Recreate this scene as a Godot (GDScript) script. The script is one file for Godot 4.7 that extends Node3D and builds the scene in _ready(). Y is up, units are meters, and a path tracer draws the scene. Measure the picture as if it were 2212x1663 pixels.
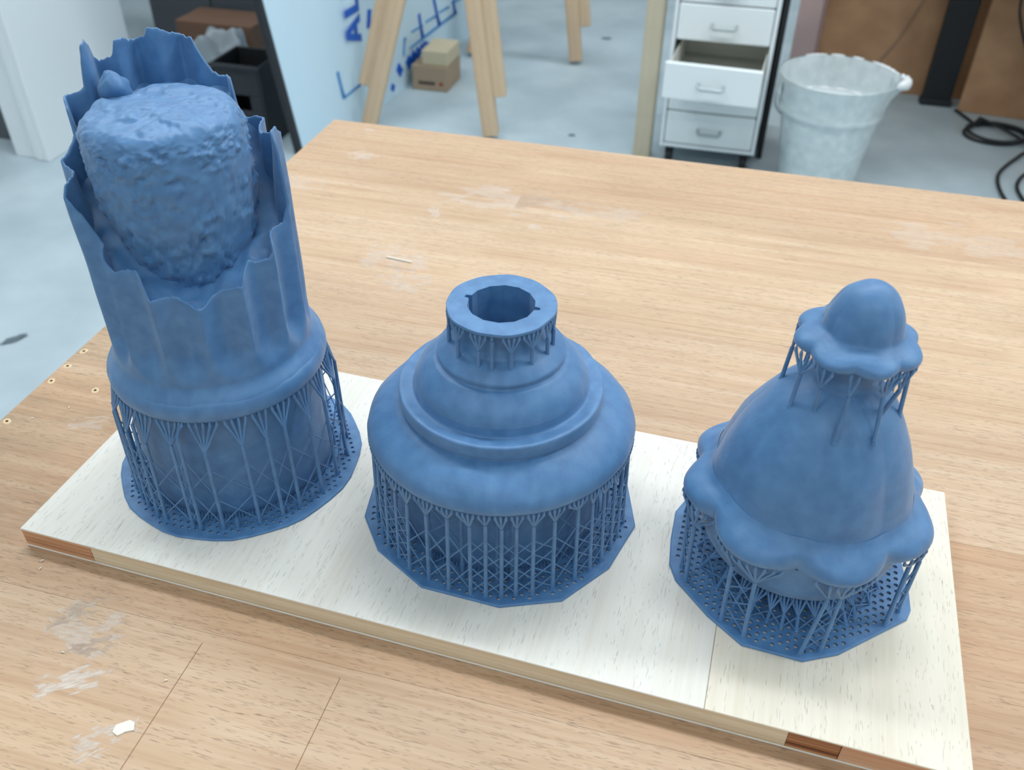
extends Node3D

# ---------------------------------------------------------------- shared state
const BENCH_TOP := 0.72
const BOARD_TOP := 0.738
const ROOM_YAW := 14.93          # the room, the bench and the cabinet share this turn
const BOARD_YAW := 16.45
var M := {}
var used := {}
var rng := RandomNumberGenerator.new()


func _ready() -> void:
	rng.seed = 4711
	set_view()
	set_light()
	make_materials()
	build_room()
	build_bench()
	build_board()
	build_column_print()
	build_dome_print()
	build_finial_print()
	build_background()
	build_small_things()


# ---------------------------------------------------------------- camera, light
func set_view() -> void:
	var cam := Camera3D.new()
	cam.name = "camera"
	cam.near = 0.02
	cam.far = 60.0
	cam.fov = 46.02
	var lens := CameraAttributesPhysical.new()
	lens.frustum_focal_length = 28.26
	lens.exposure_aperture = 8.2
	lens.frustum_focus_distance = 0.64
	cam.attributes = lens
	cam.fov = 46.02
	add_child(cam)
	var pitch := deg_to_rad(38.194)
	var roll := deg_to_rad(0.615)
	var fw := Vector3(0, -sin(pitch), -cos(pitch))
	var up := Vector3(0, cos(pitch), -sin(pitch))
	var rt := Vector3(1, 0, 0)
	var r2 := rt * cos(roll) + up * sin(roll)
	var u2 := up * cos(roll) - rt * sin(roll)
	cam.transform = Transform3D(Basis(r2, u2, -fw), Vector3(0, 1.224, 0))
	cam.current = true

	var env := Environment.new()
	env.background_mode = Environment.BG_COLOR
	env.background_color = Color(0, 0, 0)
	env.tonemap_mode = Environment.TONE_MAPPER_LINEAR
	env.tonemap_exposure = 1.0
	env.sdfgi_enabled = true
	env.ssao_enabled = true
	env.ssil_enabled = true
	var we := WorldEnvironment.new()
	we.name = "environment"
	we.environment = env
	add_child(we)


const CEILING := 3.0
const LIGHT_TINT := Color(0.955, 0.985, 1.0)
const LIGHT_ENERGY := 2.25

func set_light() -> void:
	# out-of-view ceiling row behind the bench, placed to light the fronts of the background
	for col in 4:
		unseen_ceiling_light(room(-1.5 + 1.5 * col, CEILING - 0.01, -1.40), LIGHT_ENERGY, "unseen fluorescent ceiling fixture between bench and drawer cabinet, lighting the background fronts", "unseen fixtures between bench and cabinet")
	# out-of-view row over the trestle, placed to light the floor at the back
	for col in 3:
		unseen_ceiling_light(room(-1.6 + 1.7 * col, CEILING - 0.01, -3.35), LIGHT_ENERGY * 0.62, "unseen fluorescent ceiling fixture above the wooden trestle, lighting the floor at the back", "unseen fixtures above the trestle")
	# added fill: a weaker row behind the viewer softens shade on the board
	for col in 3:
		unseen_ceiling_light(room(-1.5 + 1.6 * col, CEILING - 0.01, 1.25), LIGHT_ENERGY * 0.42, "added fill fixture in the weaker ceiling row near the front wall", "added fill fixtures near the front wall")


func unseen_ceiling_light(at: Vector3, energy: float, label: String, group: String) -> void:
	var t := thing("unseen_ceiling_light", label, "unseen ceiling light", at, -ROOM_YAW, group)
	var housing := mat(Color(0.9, 0.9, 0.9), 0.5)
	part("housing", rbox(Vector3(1.26, 0.05, 0.36), 0.006, Vector3(0, -0.03, 0)), housing, t)
	var glow := StandardMaterial3D.new()
	glow.albedo_color = Color(0.9, 0.9, 0.9)
	glow.emission_enabled = true
	glow.emission = LIGHT_TINT
	glow.emission_energy_multiplier = 2.0
	var plate := BoxMesh.new()
	plate.size = Vector3(1.2, 0.012, 0.3)
	part("diffuser", plate, glow, t, Vector3(0, -0.06, 0))
	var l := AreaLight3D.new()
	l.name = "panel_light"
	l.area_size = Vector2(1.2, 0.3)
	l.light_color = LIGHT_TINT
	l.light_energy = energy
	l.area_range = 12.0
	l.shadow_enabled = true
	l.position = Vector3(0, -0.07, 0)
	l.rotation_degrees = Vector3(-90, 0, 0)
	t.add_child(l)


# ---------------------------------------------------------------- naming helpers
func numbered(n: String) -> String:
	if not used.has(n):
		used[n] = 0
		return n
	used[n] += 1
	return "%s_%03d" % [n, used[n]]


func tag(o: Node, label: String, category: String, group := "") -> void:
	o.set_meta("label", label)
	o.set_meta("category", category)
	if group != "":
		o.set_meta("group", group)


func thing(called: String, label: String, category: String, at := Vector3.ZERO, turn_deg := 0.0, group := "") -> Node3D:
	var o := Node3D.new()
	o.name = numbered(called)
	add_child(o)
	o.position = at
	o.rotation_degrees.y = turn_deg
	tag(o, label, category, group)
	return o


func part(called: String, mesh: Mesh, material: Material, parent: Node, at := Vector3.ZERO) -> MeshInstance3D:
	var o := MeshInstance3D.new()
	o.name = called
	o.mesh = mesh
	o.material_override = material
	o.position = at
	parent.add_child(o, true)
	return o


func solo(called: String, label: String, category: String, mesh: Mesh, material: Material, at := Vector3.ZERO, turn_deg := 0.0, group := "") -> MeshInstance3D:
	var o := MeshInstance3D.new()
	o.name = numbered(called)
	o.mesh = mesh
	o.material_override = material
	add_child(o)
	o.position = at
	o.rotation_degrees.y = turn_deg
	tag(o, label, category, group)
	return o


func struct(called: String, mesh: Mesh, material: Material, at := Vector3.ZERO, turn_deg := 0.0) -> MeshInstance3D:
	var o := MeshInstance3D.new()
	o.name = called
	o.mesh = mesh
	o.material_override = material
	add_child(o)
	o.position = at
	o.rotation_degrees.y = turn_deg
	o.set_meta("kind", "structure")
	return o


func room(u: float, y: float, v: float) -> Vector3:
	# u to the right along the bench's back edge, v towards the viewer
	var a := deg_to_rad(ROOM_YAW)
	return Vector3(u * cos(a) - v * sin(a), y, u * sin(a) + v * cos(a))


# ---------------------------------------------------------------- mesh building
class MB:
	var v := PackedVector3Array()
	var n := PackedVector3Array()
	var c := PackedColorArray()
	var i := PackedInt32Array()

	func pt(p: Vector3) -> int:
		v.append(p)
		return v.size() - 1

	func tri(a: int, b: int, d: int) -> void:      # counter-clockwise seen from outside
		i.append(a)
		i.append(d)
		i.append(b)

	func quad(a: int, b: int, d: int, e: int) -> void:
		tri(a, b, d)
		tri(a, d, e)

	func ftri(a: Vector3, b: Vector3, d: Vector3) -> void:
		tri(pt(a), pt(b), pt(d))

	func fquad(a: Vector3, b: Vector3, d: Vector3, e: Vector3) -> void:
		quad(pt(a), pt(b), pt(d), pt(e))

	func fpoly(ring: PackedVector3Array) -> void:
		var first := pt(ring[0])
		var last := pt(ring[1])
		for k in range(2, ring.size()):
			var now := pt(ring[k])
			tri(first, last, now)
			last = now

	func grid(rows: Array, closed: bool) -> void:
		var base: Array = []
		for r in rows:
			base.append(v.size())
			v.append_array(r)
		for a in range(rows.size() - 1):
			var w: int = rows[a].size()
			for k in range(w if closed else w - 1):
				var k2 := (k + 1) % w
				quad(base[a] + k, base[a] + k2, base[a + 1] + k2, base[a + 1] + k)

	func tube(path: PackedVector3Array, radii: PackedFloat32Array, sides: int, caps := true) -> void:
		var rows: Array = []
		var d0 := (path[1] - path[0]).normalized()
		var nn := d0.cross(Vector3.UP)
		if nn.length() < 0.05:
			nn = d0.cross(Vector3.RIGHT)
		nn = nn.normalized()
		for k in path.size():
			var d := d0
			if k == 0:
				d = (path[1] - path[0]).normalized()
			elif k == path.size() - 1:
				d = (path[k] - path[k - 1]).normalized()
			else:
				d = ((path[k] - path[k - 1]).normalized() + (path[k + 1] - path[k]).normalized()).normalized()
			nn = (nn - d * nn.dot(d)).normalized()
			var b := d.cross(nn)
			var row := PackedVector3Array()
			for s in sides:
				var t := TAU * s / sides
				row.append(path[k] + (nn * cos(t) + b * sin(t)) * radii[k])
			rows.append(row)
		grid(rows, true)
		if caps:
			var last: PackedVector3Array = rows[rows.size() - 1]
			fpoly(last)
			var first: PackedVector3Array = rows[0]
			first.reverse()
			fpoly(first)

	func mesh(smooth_all := false) -> ArrayMesh:
		var m := ArrayMesh.new()
		var a: Array = []
		a.resize(Mesh.ARRAY_MAX)
		n = PackedVector3Array()
		n.resize(v.size())
		for k in range(0, i.size(), 3):
			var p := i[k]
			var q := i[k + 2]
			var r := i[k + 1]
			var nn := (v[q] - v[p]).cross(v[r] - v[p])
			n[p] += nn
			n[q] += nn
			n[r] += nn
		for k in n.size():
			n[k] = n[k].normalized() if n[k].length_squared() > 1e-30 else Vector3.UP
		a[Mesh.ARRAY_VERTEX] = v
		a[Mesh.ARRAY_NORMAL] = n
		a[Mesh.ARRAY_INDEX] = i
		if c.size() == v.size() and c.size() > 0:
			a[Mesh.ARRAY_COLOR] = c
		m.add_surface_from_arrays(Mesh.PRIMITIVE_TRIANGLES, a)
		return m


func add_rbox(b: MB, size: Vector3, bevel: float, at := Vector3.ZERO, basis := Basis.IDENTITY) -> void:
	# a box whose twelve edges are chamfered
	var h := size * 0.5
	var rings: Array = []
	for lv in [[-h.y, bevel], [-h.y + bevel, 0.0], [h.y - bevel, 0.0], [h.y, bevel]]:
		var x: float = h.x - lv[1]
		var z: float = h.z - lv[1]
		var g := bevel
		var y: float = lv[0]
		var ring := PackedVector3Array()
		for p in [Vector3(-x + g, y, z), Vector3(x - g, y, z), Vector3(x, y, z - g), Vector3(x, y, -z + g), Vector3(x - g, y, -z), Vector3(-x + g, y, -z), Vector3(-x, y, -z + g), Vector3(-x, y, z - g)]:
			ring.append(basis * p + at)
		rings.append(ring)
	for k in 3:
		for s in 8:
			var s2 := (s + 1) % 8
			b.fquad(rings[k][s], rings[k][s2], rings[k + 1][s2], rings[k + 1][s])
	b.fpoly(rings[3])
	var low: PackedVector3Array = rings[0].duplicate()
	low.reverse()
	b.fpoly(low)


func rbox(size: Vector3, bevel: float, at := Vector3.ZERO, basis := Basis.IDENTITY) -> ArrayMesh:
	var b := MB.new()
	add_rbox(b, size, bevel, at, basis)
	return b.mesh()


func prism(outline: PackedVector2Array, y0: float, y1: float) -> ArrayMesh:
	# outline in x and z, turning from +z to +x (counter-clockwise seen from above), convex
	var b := MB.new()
	var lo := PackedVector3Array()
	var hi := PackedVector3Array()
	for p in outline:
		lo.append(Vector3(p.x, y0, p.y))
		hi.append(Vector3(p.x, y1, p.y))
	for k in outline.size():
		var k2 := (k + 1) % outline.size()
		b.fquad(lo[k], lo[k2], hi[k2], hi[k])
	b.fpoly(hi)
	lo.reverse()
	b.fpoly(lo)
	return b.mesh()


func pol(deg: float, r: float, h := 0.0) -> Vector3:
	var a := deg_to_rad(deg)
	return Vector3(r * sin(a), h, r * cos(a))


func curve_of(pts: Array, steps: int) -> Array:
	# Catmull-Rom through [h, r, extra] rows
	var out: Array = []
	for k in range(pts.size() - 1):
		var p0: Array = pts[max(k - 1, 0)]
		var p1: Array = pts[k]
		var p2: Array = pts[k + 1]
		var p3: Array = pts[min(k + 2, pts.size() - 1)]
		for s in steps:
			var t := float(s) / steps
			var row: Array = []
			for d in 3:
				var a: float = p0[d] if p0.size() > d else 0.0
				var b: float = p1[d] if p1.size() > d else 0.0
				var e: float = p2[d] if p2.size() > d else 0.0
				var f: float = p3[d] if p3.size() > d else 0.0
				row.append(cubic_interpolate(b, e, a, f, t))
			out.append(row)
	var z: Array = pts[pts.size() - 1].duplicate()
	while z.size() < 3:
		z.append(0.0)
	out.append(z)
	return out


func table_at(tab: Array, x: float) -> float:
	# piecewise linear around the full circle, [angle, value] sorted by angle
	var n := tab.size()
	for k in n:
		var a: float = tab[k][0]
		var b: float = tab[(k + 1) % n][0]
		var xx := x
		if k == n - 1:
			b += 360.0
			if xx < a:
				xx += 360.0
		if xx >= a and xx <= b:
			var t := (xx - a) / maxf(b - a, 1e-6)
			return lerpf(tab[k][1], tab[(k + 1) % n][1], t)
	return tab[0][1]


func wrap_deg(a: float) -> float:
	return fposmod(a + 180.0, 360.0) - 180.0


func noise_of(sd: int, freq: float, oct := 3) -> FastNoiseLite:
	var n := FastNoiseLite.new()
	n.noise_type = FastNoiseLite.TYPE_SIMPLEX_SMOOTH
	n.seed = sd
	n.frequency = freq
	n.fractal_octaves = oct
	return n


# ---------------------------------------------------------------- materials
func mat(c: Color, rough := 0.6, metal := 0.0, spec := 0.5) -> StandardMaterial3D:
	var m := StandardMaterial3D.new()
	m.albedo_color = c
	m.roughness = rough
	m.metallic = metal
	m.metallic_specular = spec
	return m


func rgb8(r: float, g: float, b: float) -> Color:
	return Color(r / 255.0, g / 255.0, b / 255.0)


func streak_bytes(w: int, h: int, squeeze: int, sd: int, freq: float, oct := 3) -> PackedByteArray:
	var im := noise_of(sd, freq, oct).get_seamless_image(maxi(w / squeeze, 4), h)
	im.resize(w, h, Image.INTERPOLATE_CUBIC)
	im.convert(Image.FORMAT_L8)
	return im.get_data()


func wood_texture(w: int, h: int, sd: int, ramp: Array, pores: int, pore_len: float, pore_dark: float, contrast := 1.4) -> ImageTexture:
	# grain runs along the width; ramp holds 3 colours from dark to light
	var a := streak_bytes(w, h, 32, sd, 0.012, 2)
	var b := streak_bytes(w, h, 48, sd + 1, 0.06, 3)
	var c := streak_bytes(w, h, 24, sd + 2, 0.25, 2)
	var lut := PackedByteArray()
	for k in 256:
		var t := k / 255.0
		var q: Color = ramp[0].lerp(ramp[1], t * 2.0) if t < 0.5 else ramp[1].lerp(ramp[2], t * 2.0 - 1.0)
		lut.append_array(PackedByteArray([q.r8, q.g8, q.b8]))
	var out := PackedByteArray()
	out.resize(w * h * 3)
	var o := 0
	for k in w * h:
		var t := (a[k] * 5 + b[k] * 5 + c[k] * 3) / 13
		t = clampi(int((t - 128) * contrast) + 128, 0, 255) * 3
		out[o] = lut[t]
		out[o + 1] = lut[t + 1]
		out[o + 2] = lut[t + 2]
		o += 3
	var im := Image.create_from_data(w, h, false, Image.FORMAT_RGB8, out)
	var g := RandomNumberGenerator.new()
	g.seed = sd + 77
	for k in pores:
		var x := g.randi_range(0, w - 1)
		var y := g.randi_range(0, h - 1)
		# pores keep to the coarser streaks
		if a[y * w + x] < 118 and g.randf() < 0.75:
			continue
		var len := int(pore_len * (0.35 + 1.3 * g.randf() * g.randf()))
		var q := Color.WHITE
		var f := 1.0 - pore_dark * (0.35 + 0.65 * g.randf())
		# a spindle: fades in and out along its length, wanders by a pixel
		var slip := g.randi_range(-1, 1)
		for e in len:
			var s := (e + 0.5) / len
			var k2 := lerpf(1.0, f, pow(maxf(sin(PI * s), 0.0), 0.6))
			var xx := (x + e) % w
			var yy := posmod(y + (slip if s > 0.55 else 0), h)
			q = im.get_pixel(xx, yy)
			im.set_pixel(xx, yy, Color(q.r * k2, q.g * k2 * lerpf(0.97, 1.0, k2), q.b * k2 * lerpf(0.93, 1.0, k2)))
	im.generate_mipmaps()
	return ImageTexture.create_from_image(im)


func tri_wood(tex: Texture2D, len: float, across: float, rough := 0.55) -> StandardMaterial3D:
	var m := StandardMaterial3D.new()
	m.albedo_texture = tex
	m.uv1_triplanar = true
	m.uv1_triplanar_sharpness = 8.0
	m.uv1_scale = Vector3(1.0 / len, 1.0 / across, 1.0 / across)
	m.roughness = rough
	return m


func speckle_texture(size: int, sd: int, freq: float, lo: Color, hi: Color, gain := 1.0, oct := 4) -> ImageTexture:
	var im := noise_of(sd, freq, oct).get_seamless_image(size, size)
	im.convert(Image.FORMAT_L8)
	var d := im.get_data()
	var lut := PackedByteArray()
	for k in 256:
		var q := lo.lerp(hi, clampf((k / 255.0 - 0.5) * gain + 0.5, 0.0, 1.0))
		lut.append_array(PackedByteArray([q.r8, q.g8, q.b8]))
	var out := PackedByteArray()
	out.resize(size * size * 3)
	for k in size * size:
		var t := d[k] * 3
		out[k * 3] = lut[t]
		out[k * 3 + 1] = lut[t + 1]
		out[k * 3 + 2] = lut[t + 2]
	var r := Image.create_from_data(size, size, false, Image.FORMAT_RGB8, out)
	r.generate_mipmaps()
	return ImageTexture.create_from_image(r)


func bump_texture(size: int, sd: int, freq: float, strength: float) -> ImageTexture:
	var im := noise_of(sd, freq, 3).get_seamless_image(size, size)
	im.convert(Image.FORMAT_RGBA8)
	im.bump_map_to_normal_map(strength)
	return ImageTexture.create_from_image(im)


func triplanar(m: StandardMaterial3D, tile: float, world := false) -> StandardMaterial3D:
	m.uv1_triplanar = true
	m.uv1_world_triplanar = world
	m.uv1_scale = Vector3.ONE / tile
	return m


func make_materials() -> void:
	var resin := mat(Color.WHITE, 0.5, 0.0, 0.6)
	resin.albedo_texture = speckle_texture(512, 21, 0.012, rgb8(62, 112, 162), rgb8(83, 133, 181), 1.3)
	resin.rim_enabled = true
	resin.rim = 0.4
	resin.rim_tint = 0.5
	resin.normal_enabled = true
	resin.normal_texture = bump_texture(512, 22, 0.05, 2.0)
	resin.normal_scale = 0.25
	triplanar(resin, 0.09)
	M.resin = resin

	var bench := wood_texture(2048, 1024, 100, [rgb8(190, 152, 119), rgb8(212, 179, 147), rgb8(226, 200, 171)], 9000, 34.0, 0.34, 1.15)
	M.bench = tri_wood(bench, 0.55, 0.27, 0.5)
	M.bench.vertex_color_use_as_albedo = true
	var veneer := wood_texture(768, 2048, 200, [rgb8(226, 217, 203), rgb8(236, 231, 221), rgb8(242, 239, 231)], 5200, 24.0, 0.24, 1.0)
	M.veneer = tri_wood(veneer, 0.24, 0.62, 0.6)
	M.veneer_warm = M.veneer.duplicate()
	M.veneer_warm.albedo_color = rgb8(253, 247, 237)
	M.veneer_warm.uv1_offset = Vector3(0.31, 0, 0.43)

	M.core_pale = tri_wood(wood_texture(512, 256, 300, [rgb8(205, 180, 146), rgb8(226, 208, 178), rgb8(237, 224, 198)], 200, 20.0, 0.2), 0.30, 0.05)
	M.core_brown = tri_wood(wood_texture(512, 256, 310, [rgb8(120, 66, 42), rgb8(196, 142, 104), rgb8(232, 194, 158)], 0, 20.0, 0.2), 0.22, 0.05)
	M.core_pink = tri_wood(wood_texture(512, 256, 320, [rgb8(190, 136, 104), rgb8(215, 170, 136), rgb8(230, 196, 164)], 100, 20.0, 0.2), 0.25, 0.06)
	M.core_knot = tri_wood(wood_texture(256, 256, 330, [rgb8(92, 48, 26), rgb8(150, 96, 62), rgb8(206, 162, 118)], 0, 10.0, 0.2), 0.2, 0.03)
	M.pine = tri_wood(wood_texture(512, 256, 340, [rgb8(188, 154, 122), rgb8(206, 176, 144), rgb8(218, 194, 164)], 150, 30.0, 0.2, 1.0), 0.5, 0.2, 0.6)
	M.pine_grey = tri_wood(wood_texture(512, 256, 350, [rgb8(186, 172, 146), rgb8(200, 188, 164), rgb8(212, 202, 180)], 100, 30.0, 0.15, 1.0), 0.5, 0.2, 0.6)

	var floor_m := mat(Color.WHITE, 0.42)
	floor_m.albedo_texture = speckle_texture(1024, 31, 0.006, rgb8(168, 185, 193), rgb8(190, 205, 212), 1.1, 5)
	floor_m.roughness_texture = speckle_texture(256, 32, 0.02, Color(0.7, 0.7, 0.7), Color(1, 1, 1), 1.5)
	floor_m.roughness = 0.6
	triplanar(floor_m, 1.9, true)
	M.floor = floor_m
	M.stain = mat(rgb8(96, 110, 120), 0.6)

	var wall := mat(Color.WHITE, 0.8)
	wall.albedo_texture = speckle_texture(256, 33, 0.01, rgb8(226, 229, 230), rgb8(236, 238, 238), 1.0)
	triplanar(wall, 2.0, true)
	M.wall = wall
	M.ceiling = mat(rgb8(236, 238, 238), 0.9)
	M.white_paint = mat(rgb8(234, 240, 243), 0.45)
	M.drawer = mat(rgb8(230, 236, 238), 0.35)
	M.drawer_in = mat(rgb8(212, 212, 204), 0.5)
	M.handle = mat(rgb8(176, 186, 188), 0.3, 0.4)
	M.black = mat(rgb8(26, 27, 30), 0.55)
	M.soft_black = mat(rgb8(38, 42, 48), 0.7)
	M.cable = mat(rgb8(30, 33, 38), 0.5)
	M.dark_grey = mat(rgb8(88, 94, 100), 0.6)
	M.card = mat(rgb8(168, 146, 122), 0.8)
	M.card_lid = mat(rgb8(202, 188, 160), 0.8)
	M.ink_black = mat(rgb8(52, 46, 44), 0.8)
	M.ink_red = mat(rgb8(150, 58, 46), 0.8)
	M.brown_card = mat(rgb8(122, 92, 74), 0.8)
	M.mdf = mat(Color.WHITE, 0.7)
	M.mdf.albedo_texture = speckle_texture(256, 41, 0.02, rgb8(176, 132, 96), rgb8(194, 150, 112), 1.3)
	triplanar(M.mdf, 0.8)
	M.pink = mat(rgb8(188, 160, 156), 0.7)
	M.film = mat(rgb8(208, 233, 248), 0.35)
	M.ink_blue = mat(rgb8(14, 94, 196), 0.5)
	M.ink_light_blue = mat(rgb8(74, 148, 206), 0.5)
	var zinc := mat(Color.WHITE, 0.36, 0.35)
	zinc.albedo_texture = speckle_texture(256, 43, 0.03, rgb8(198, 208, 210), rgb8(222, 229, 229), 1.5)
	triplanar(zinc, 0.3)
	M.zinc = zinc
	M.paint_white = mat(rgb8(238, 240, 242), 0.5)
	M.bag = mat(rgb8(150, 158, 164), 0.4)
	M.plaster = mat(rgb8(240, 232, 220), 0.8)
	M.hole_dark = mat(rgb8(52, 38, 28), 0.9)
	M.torn_wood = mat(rgb8(222, 196, 158), 0.8)
	M.pencil = mat(rgb8(126, 84, 54), 0.8)


# ---------------------------------------------------------------- the room
func build_room() -> void:
	var size := Vector2(7.4, 9.4)
	var mid := room(0.3, 0, -1.9)
	struct("floor", rbox(Vector3(size.x + 0.4, 0.12, size.y + 0.4), 0.005, Vector3(0, -0.06, 0)), M.floor, mid, -ROOM_YAW)
	struct("ceiling", rbox(Vector3(size.x + 0.4, 0.12, size.y + 0.4), 0.005, Vector3(0, CEILING + 0.06, 0)), M.ceiling, mid, -ROOM_YAW)
	var h := CEILING
	struct("wall_back", rbox(Vector3(size.x, h, 0.12), 0.005, Vector3(0, h / 2, -size.y / 2 - 0.06)), M.wall, mid, -ROOM_YAW)
	struct("wall_front", rbox(Vector3(size.x, h, 0.12), 0.005, Vector3(0, h / 2, size.y / 2 + 0.06)), M.wall, mid, -ROOM_YAW)
	struct("wall_left", rbox(Vector3(0.12, h, size.y + 0.24), 0.005, Vector3(-size.x / 2 - 0.06, h / 2, 0)), M.wall, mid, -ROOM_YAW)
	struct("wall_right", rbox(Vector3(0.12, h, size.y + 0.24), 0.005, Vector3(size.x / 2 + 0.06, h / 2, 0)), M.wall, mid, -ROOM_YAW)


# ---------------------------------------------------------------- the bench
func build_bench() -> void:
	var t := thing("workbench", "light brown wooden workbench top with plaster smears and pencil lines", "workbench", Vector3(-0.2576, 0, -1.2487), -ROOM_YAW)
	var joints := [0.0, 0.172, 0.392, 0.613, 0.834, 1.05, 1.26]
	var tones := [Color(0.82, 0.79, 0.77), Color(0.90, 0.90, 0.90), Color(0.86, 0.85, 0.85), Color(0.80, 0.73, 0.67), Color(0.88, 0.85, 0.82), Color(0.86, 0.84, 0.82)]
	var blot := noise_of(501, 5.0, 4)
	var fine := noise_of(502, 22.0, 3)
	for k in 6:
		plank(t, joints[k], joints[k + 1], tones[k], blot, fine)
	var rail: Material = M.pine
	part("apron", rbox(Vector3(1.5, 0.08, 0.03), 0.002, Vector3(0.85, BENCH_TOP - 0.068, 0.09)), rail, t)
	part("apron", rbox(Vector3(1.5, 0.08, 0.03), 0.002, Vector3(0.85, BENCH_TOP - 0.068, 1.17)), rail, t)
	for x in [0.12, 1.58]:
		for z in [0.14, 1.12]:
			part("leg", rbox(Vector3(0.07, BENCH_TOP - 0.03, 0.07), 0.004, Vector3(x, (BENCH_TOP - 0.03) / 2, z)), rail, t)
	# two pencil lines ruled across the grain, ten centimetres apart
	for ln in [[0.282, 0.842, 1.0], [0.380, 0.842, 1.0], [0.115, 0.77, 0.80]]:
		part("pencil_line", rbox(Vector3(0.0004, 0.0001, ln[2] - ln[1]), 0.00003, Vector3(ln[0], BENCH_TOP + 0.00006, (ln[1] + ln[2]) / 2)), M.pencil, t)
	# screw holes along the left edge
	for q in [[0.006, 0.582], [0.006, 0.606], [0.006, 0.629], [0.052, 0.630], [0.006, 0.687]]:
		screw_hole(t, Vector3(q[0], BENCH_TOP, q[1]))
	# plaster rubbed into the grain
	smear(t, 0.200, 0.852, 0.044, 0.034, 10.0, 0.55, 1)
	smear(t, 0.186, 0.845, 0.022, 0.012, 35.0, 0.6, 2)
	smear(t, 0.213, 0.865, 0.026, 0.010, 32.0, 0.7, 5)
	smear(t, 0.217, 0.890, 0.036, 0.015, 32.0, 0.8, 3)
	smear(t, 0.260, 0.916, 0.030, 0.012, 40.0, 0.7, 4)
	smear(t, 0.260, 0.930, 0.014, 0.005, 40.0, 0.7, 14)
	smear(t, 0.225, 0.340, 0.062, 0.040, 0.0, 0.42, 6)
	smear(t, 0.250, 0.382, 0.044, 0.034, 0.0, 0.42, 7)
	smear(t, 0.087, 0.101, 0.034, 0.020, 10.0, 0.5, 8)
	smear(t, 0.305, 0.175, 0.130, 0.050, 0.0, 0.42, 9)
	smear(t, 0.400, 0.172, 0.110, 0.026, 0.0, 0.35, 10)
	smear(t, 0.035, 0.20, 0.060, 0.024, 0.0, 0.40, 11)
	smear(t, 0.073, 0.672, 0.030, 0.014, 25.0, 0.40, 12)
	smear(t, 0.229, 0.226, 0.012, 0.024, 20.0, 0.55, 13)
	smear(t, 0.822, 0.122, 0.120, 0.060, 0.0, 0.30, 17)
	smear(t, 0.353, 0.229, 0.012, 0.008, 0.0, 0.7, 15)
	smear(t, 0.063, 0.022, 0.012, 0.008, 0.0, 0.7, 16)


func plank(t: Node3D, v0: float, v1: float, tone: Color, blot: FastNoiseLite, fine: FastNoiseLite) -> void:
	var b := MB.new()
	var g := 0.0001
	var x0 := 0.0
	var x1 := 1.7
	var th := 0.028
	var nx := 140
	var nz := 16
	var rows: Array = []
	for r in nz + 1:
		var row := PackedVector3Array()
		var z := lerpf(v1 - g, v0 + g, float(r) / nz)
		for k in nx + 1:
			var x := lerpf(x0, x1, float(k) / nx)
			row.append(Vector3(x, BENCH_TOP, z))
			# old dirt and bleaching of the wood, in patches
			var d := blot.get_noise_2d(x * 0.5, z) * 0.08 + fine.get_noise_2d(x * 0.35, z) * 0.05
			var q := tone * (1.0 + d)
			var edge := clampf(1.0 - (x - 0.02 + fine.get_noise_2d(x, z) * 0.05) / 0.11, 0.0, 1.0) * clampf((z - 0.3) / 0.25, 0.0, 1.0)
			edge *= clampf(0.65 + 1.7 * fine.get_noise_2d(x * 0.3 + 9.0, z * 1.4), 0.0, 1.0)
			q = q.lerp(Color(0.58, 0.57, 0.52), edge * 0.9)
			b.c.append(q)
		rows.append(row)
	b.grid(rows, false)
	var lo := BENCH_TOP - th
	var c4 := [Vector3(x0, 0, v1 - g), Vector3(x1, 0, v1 - g), Vector3(x1, 0, v0 + g), Vector3(x0, 0, v0 + g)]
	for k in 4:
		var p: Vector3 = c4[k]
		var q: Vector3 = c4[(k + 1) % 4]
		b.fquad(Vector3(p.x, lo, p.z), Vector3(q.x, lo, q.z), Vector3(q.x, BENCH_TOP, q.z), Vector3(p.x, BENCH_TOP, p.z))
	b.fquad(Vector3(x0, lo, v0 + g), Vector3(x1, lo, v0 + g), Vector3(x1, lo, v1 - g), Vector3(x0, lo, v1 - g))
	while b.c.size() < b.v.size():
		b.c.append(tone * 0.9)
	part("plank", b.mesh(), M.bench, t)


func screw_hole(t: Node3D, at: Vector3) -> void:
	var rim := MB.new()
	var rows: Array = []
	for lv in [[0.0036, 0.0], [0.0028, 0.0004], [0.0017, 0.0003], [0.0012, 0.0001]]:
		var row := PackedVector3Array()
		for k in 12:
			var wob := 1.0 + 0.14 * sin(k * 1.1 + at.z * 90.0)
			row.append(pol(k * 30.0, lv[0] * wob, lv[1]))
		rows.append(row)
	rim.grid(rows, true)
	var o := part("screw_hole", rim.mesh(), M.torn_wood, t, at)
	var pit := MB.new()
	var ring := PackedVector3Array()
	for k in 12:
		ring.append(pol(k * 30.0, 0.0014, 0.0002))
	pit.fpoly(ring)
	part("pit", pit.mesh(), M.hole_dark, o)


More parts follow.
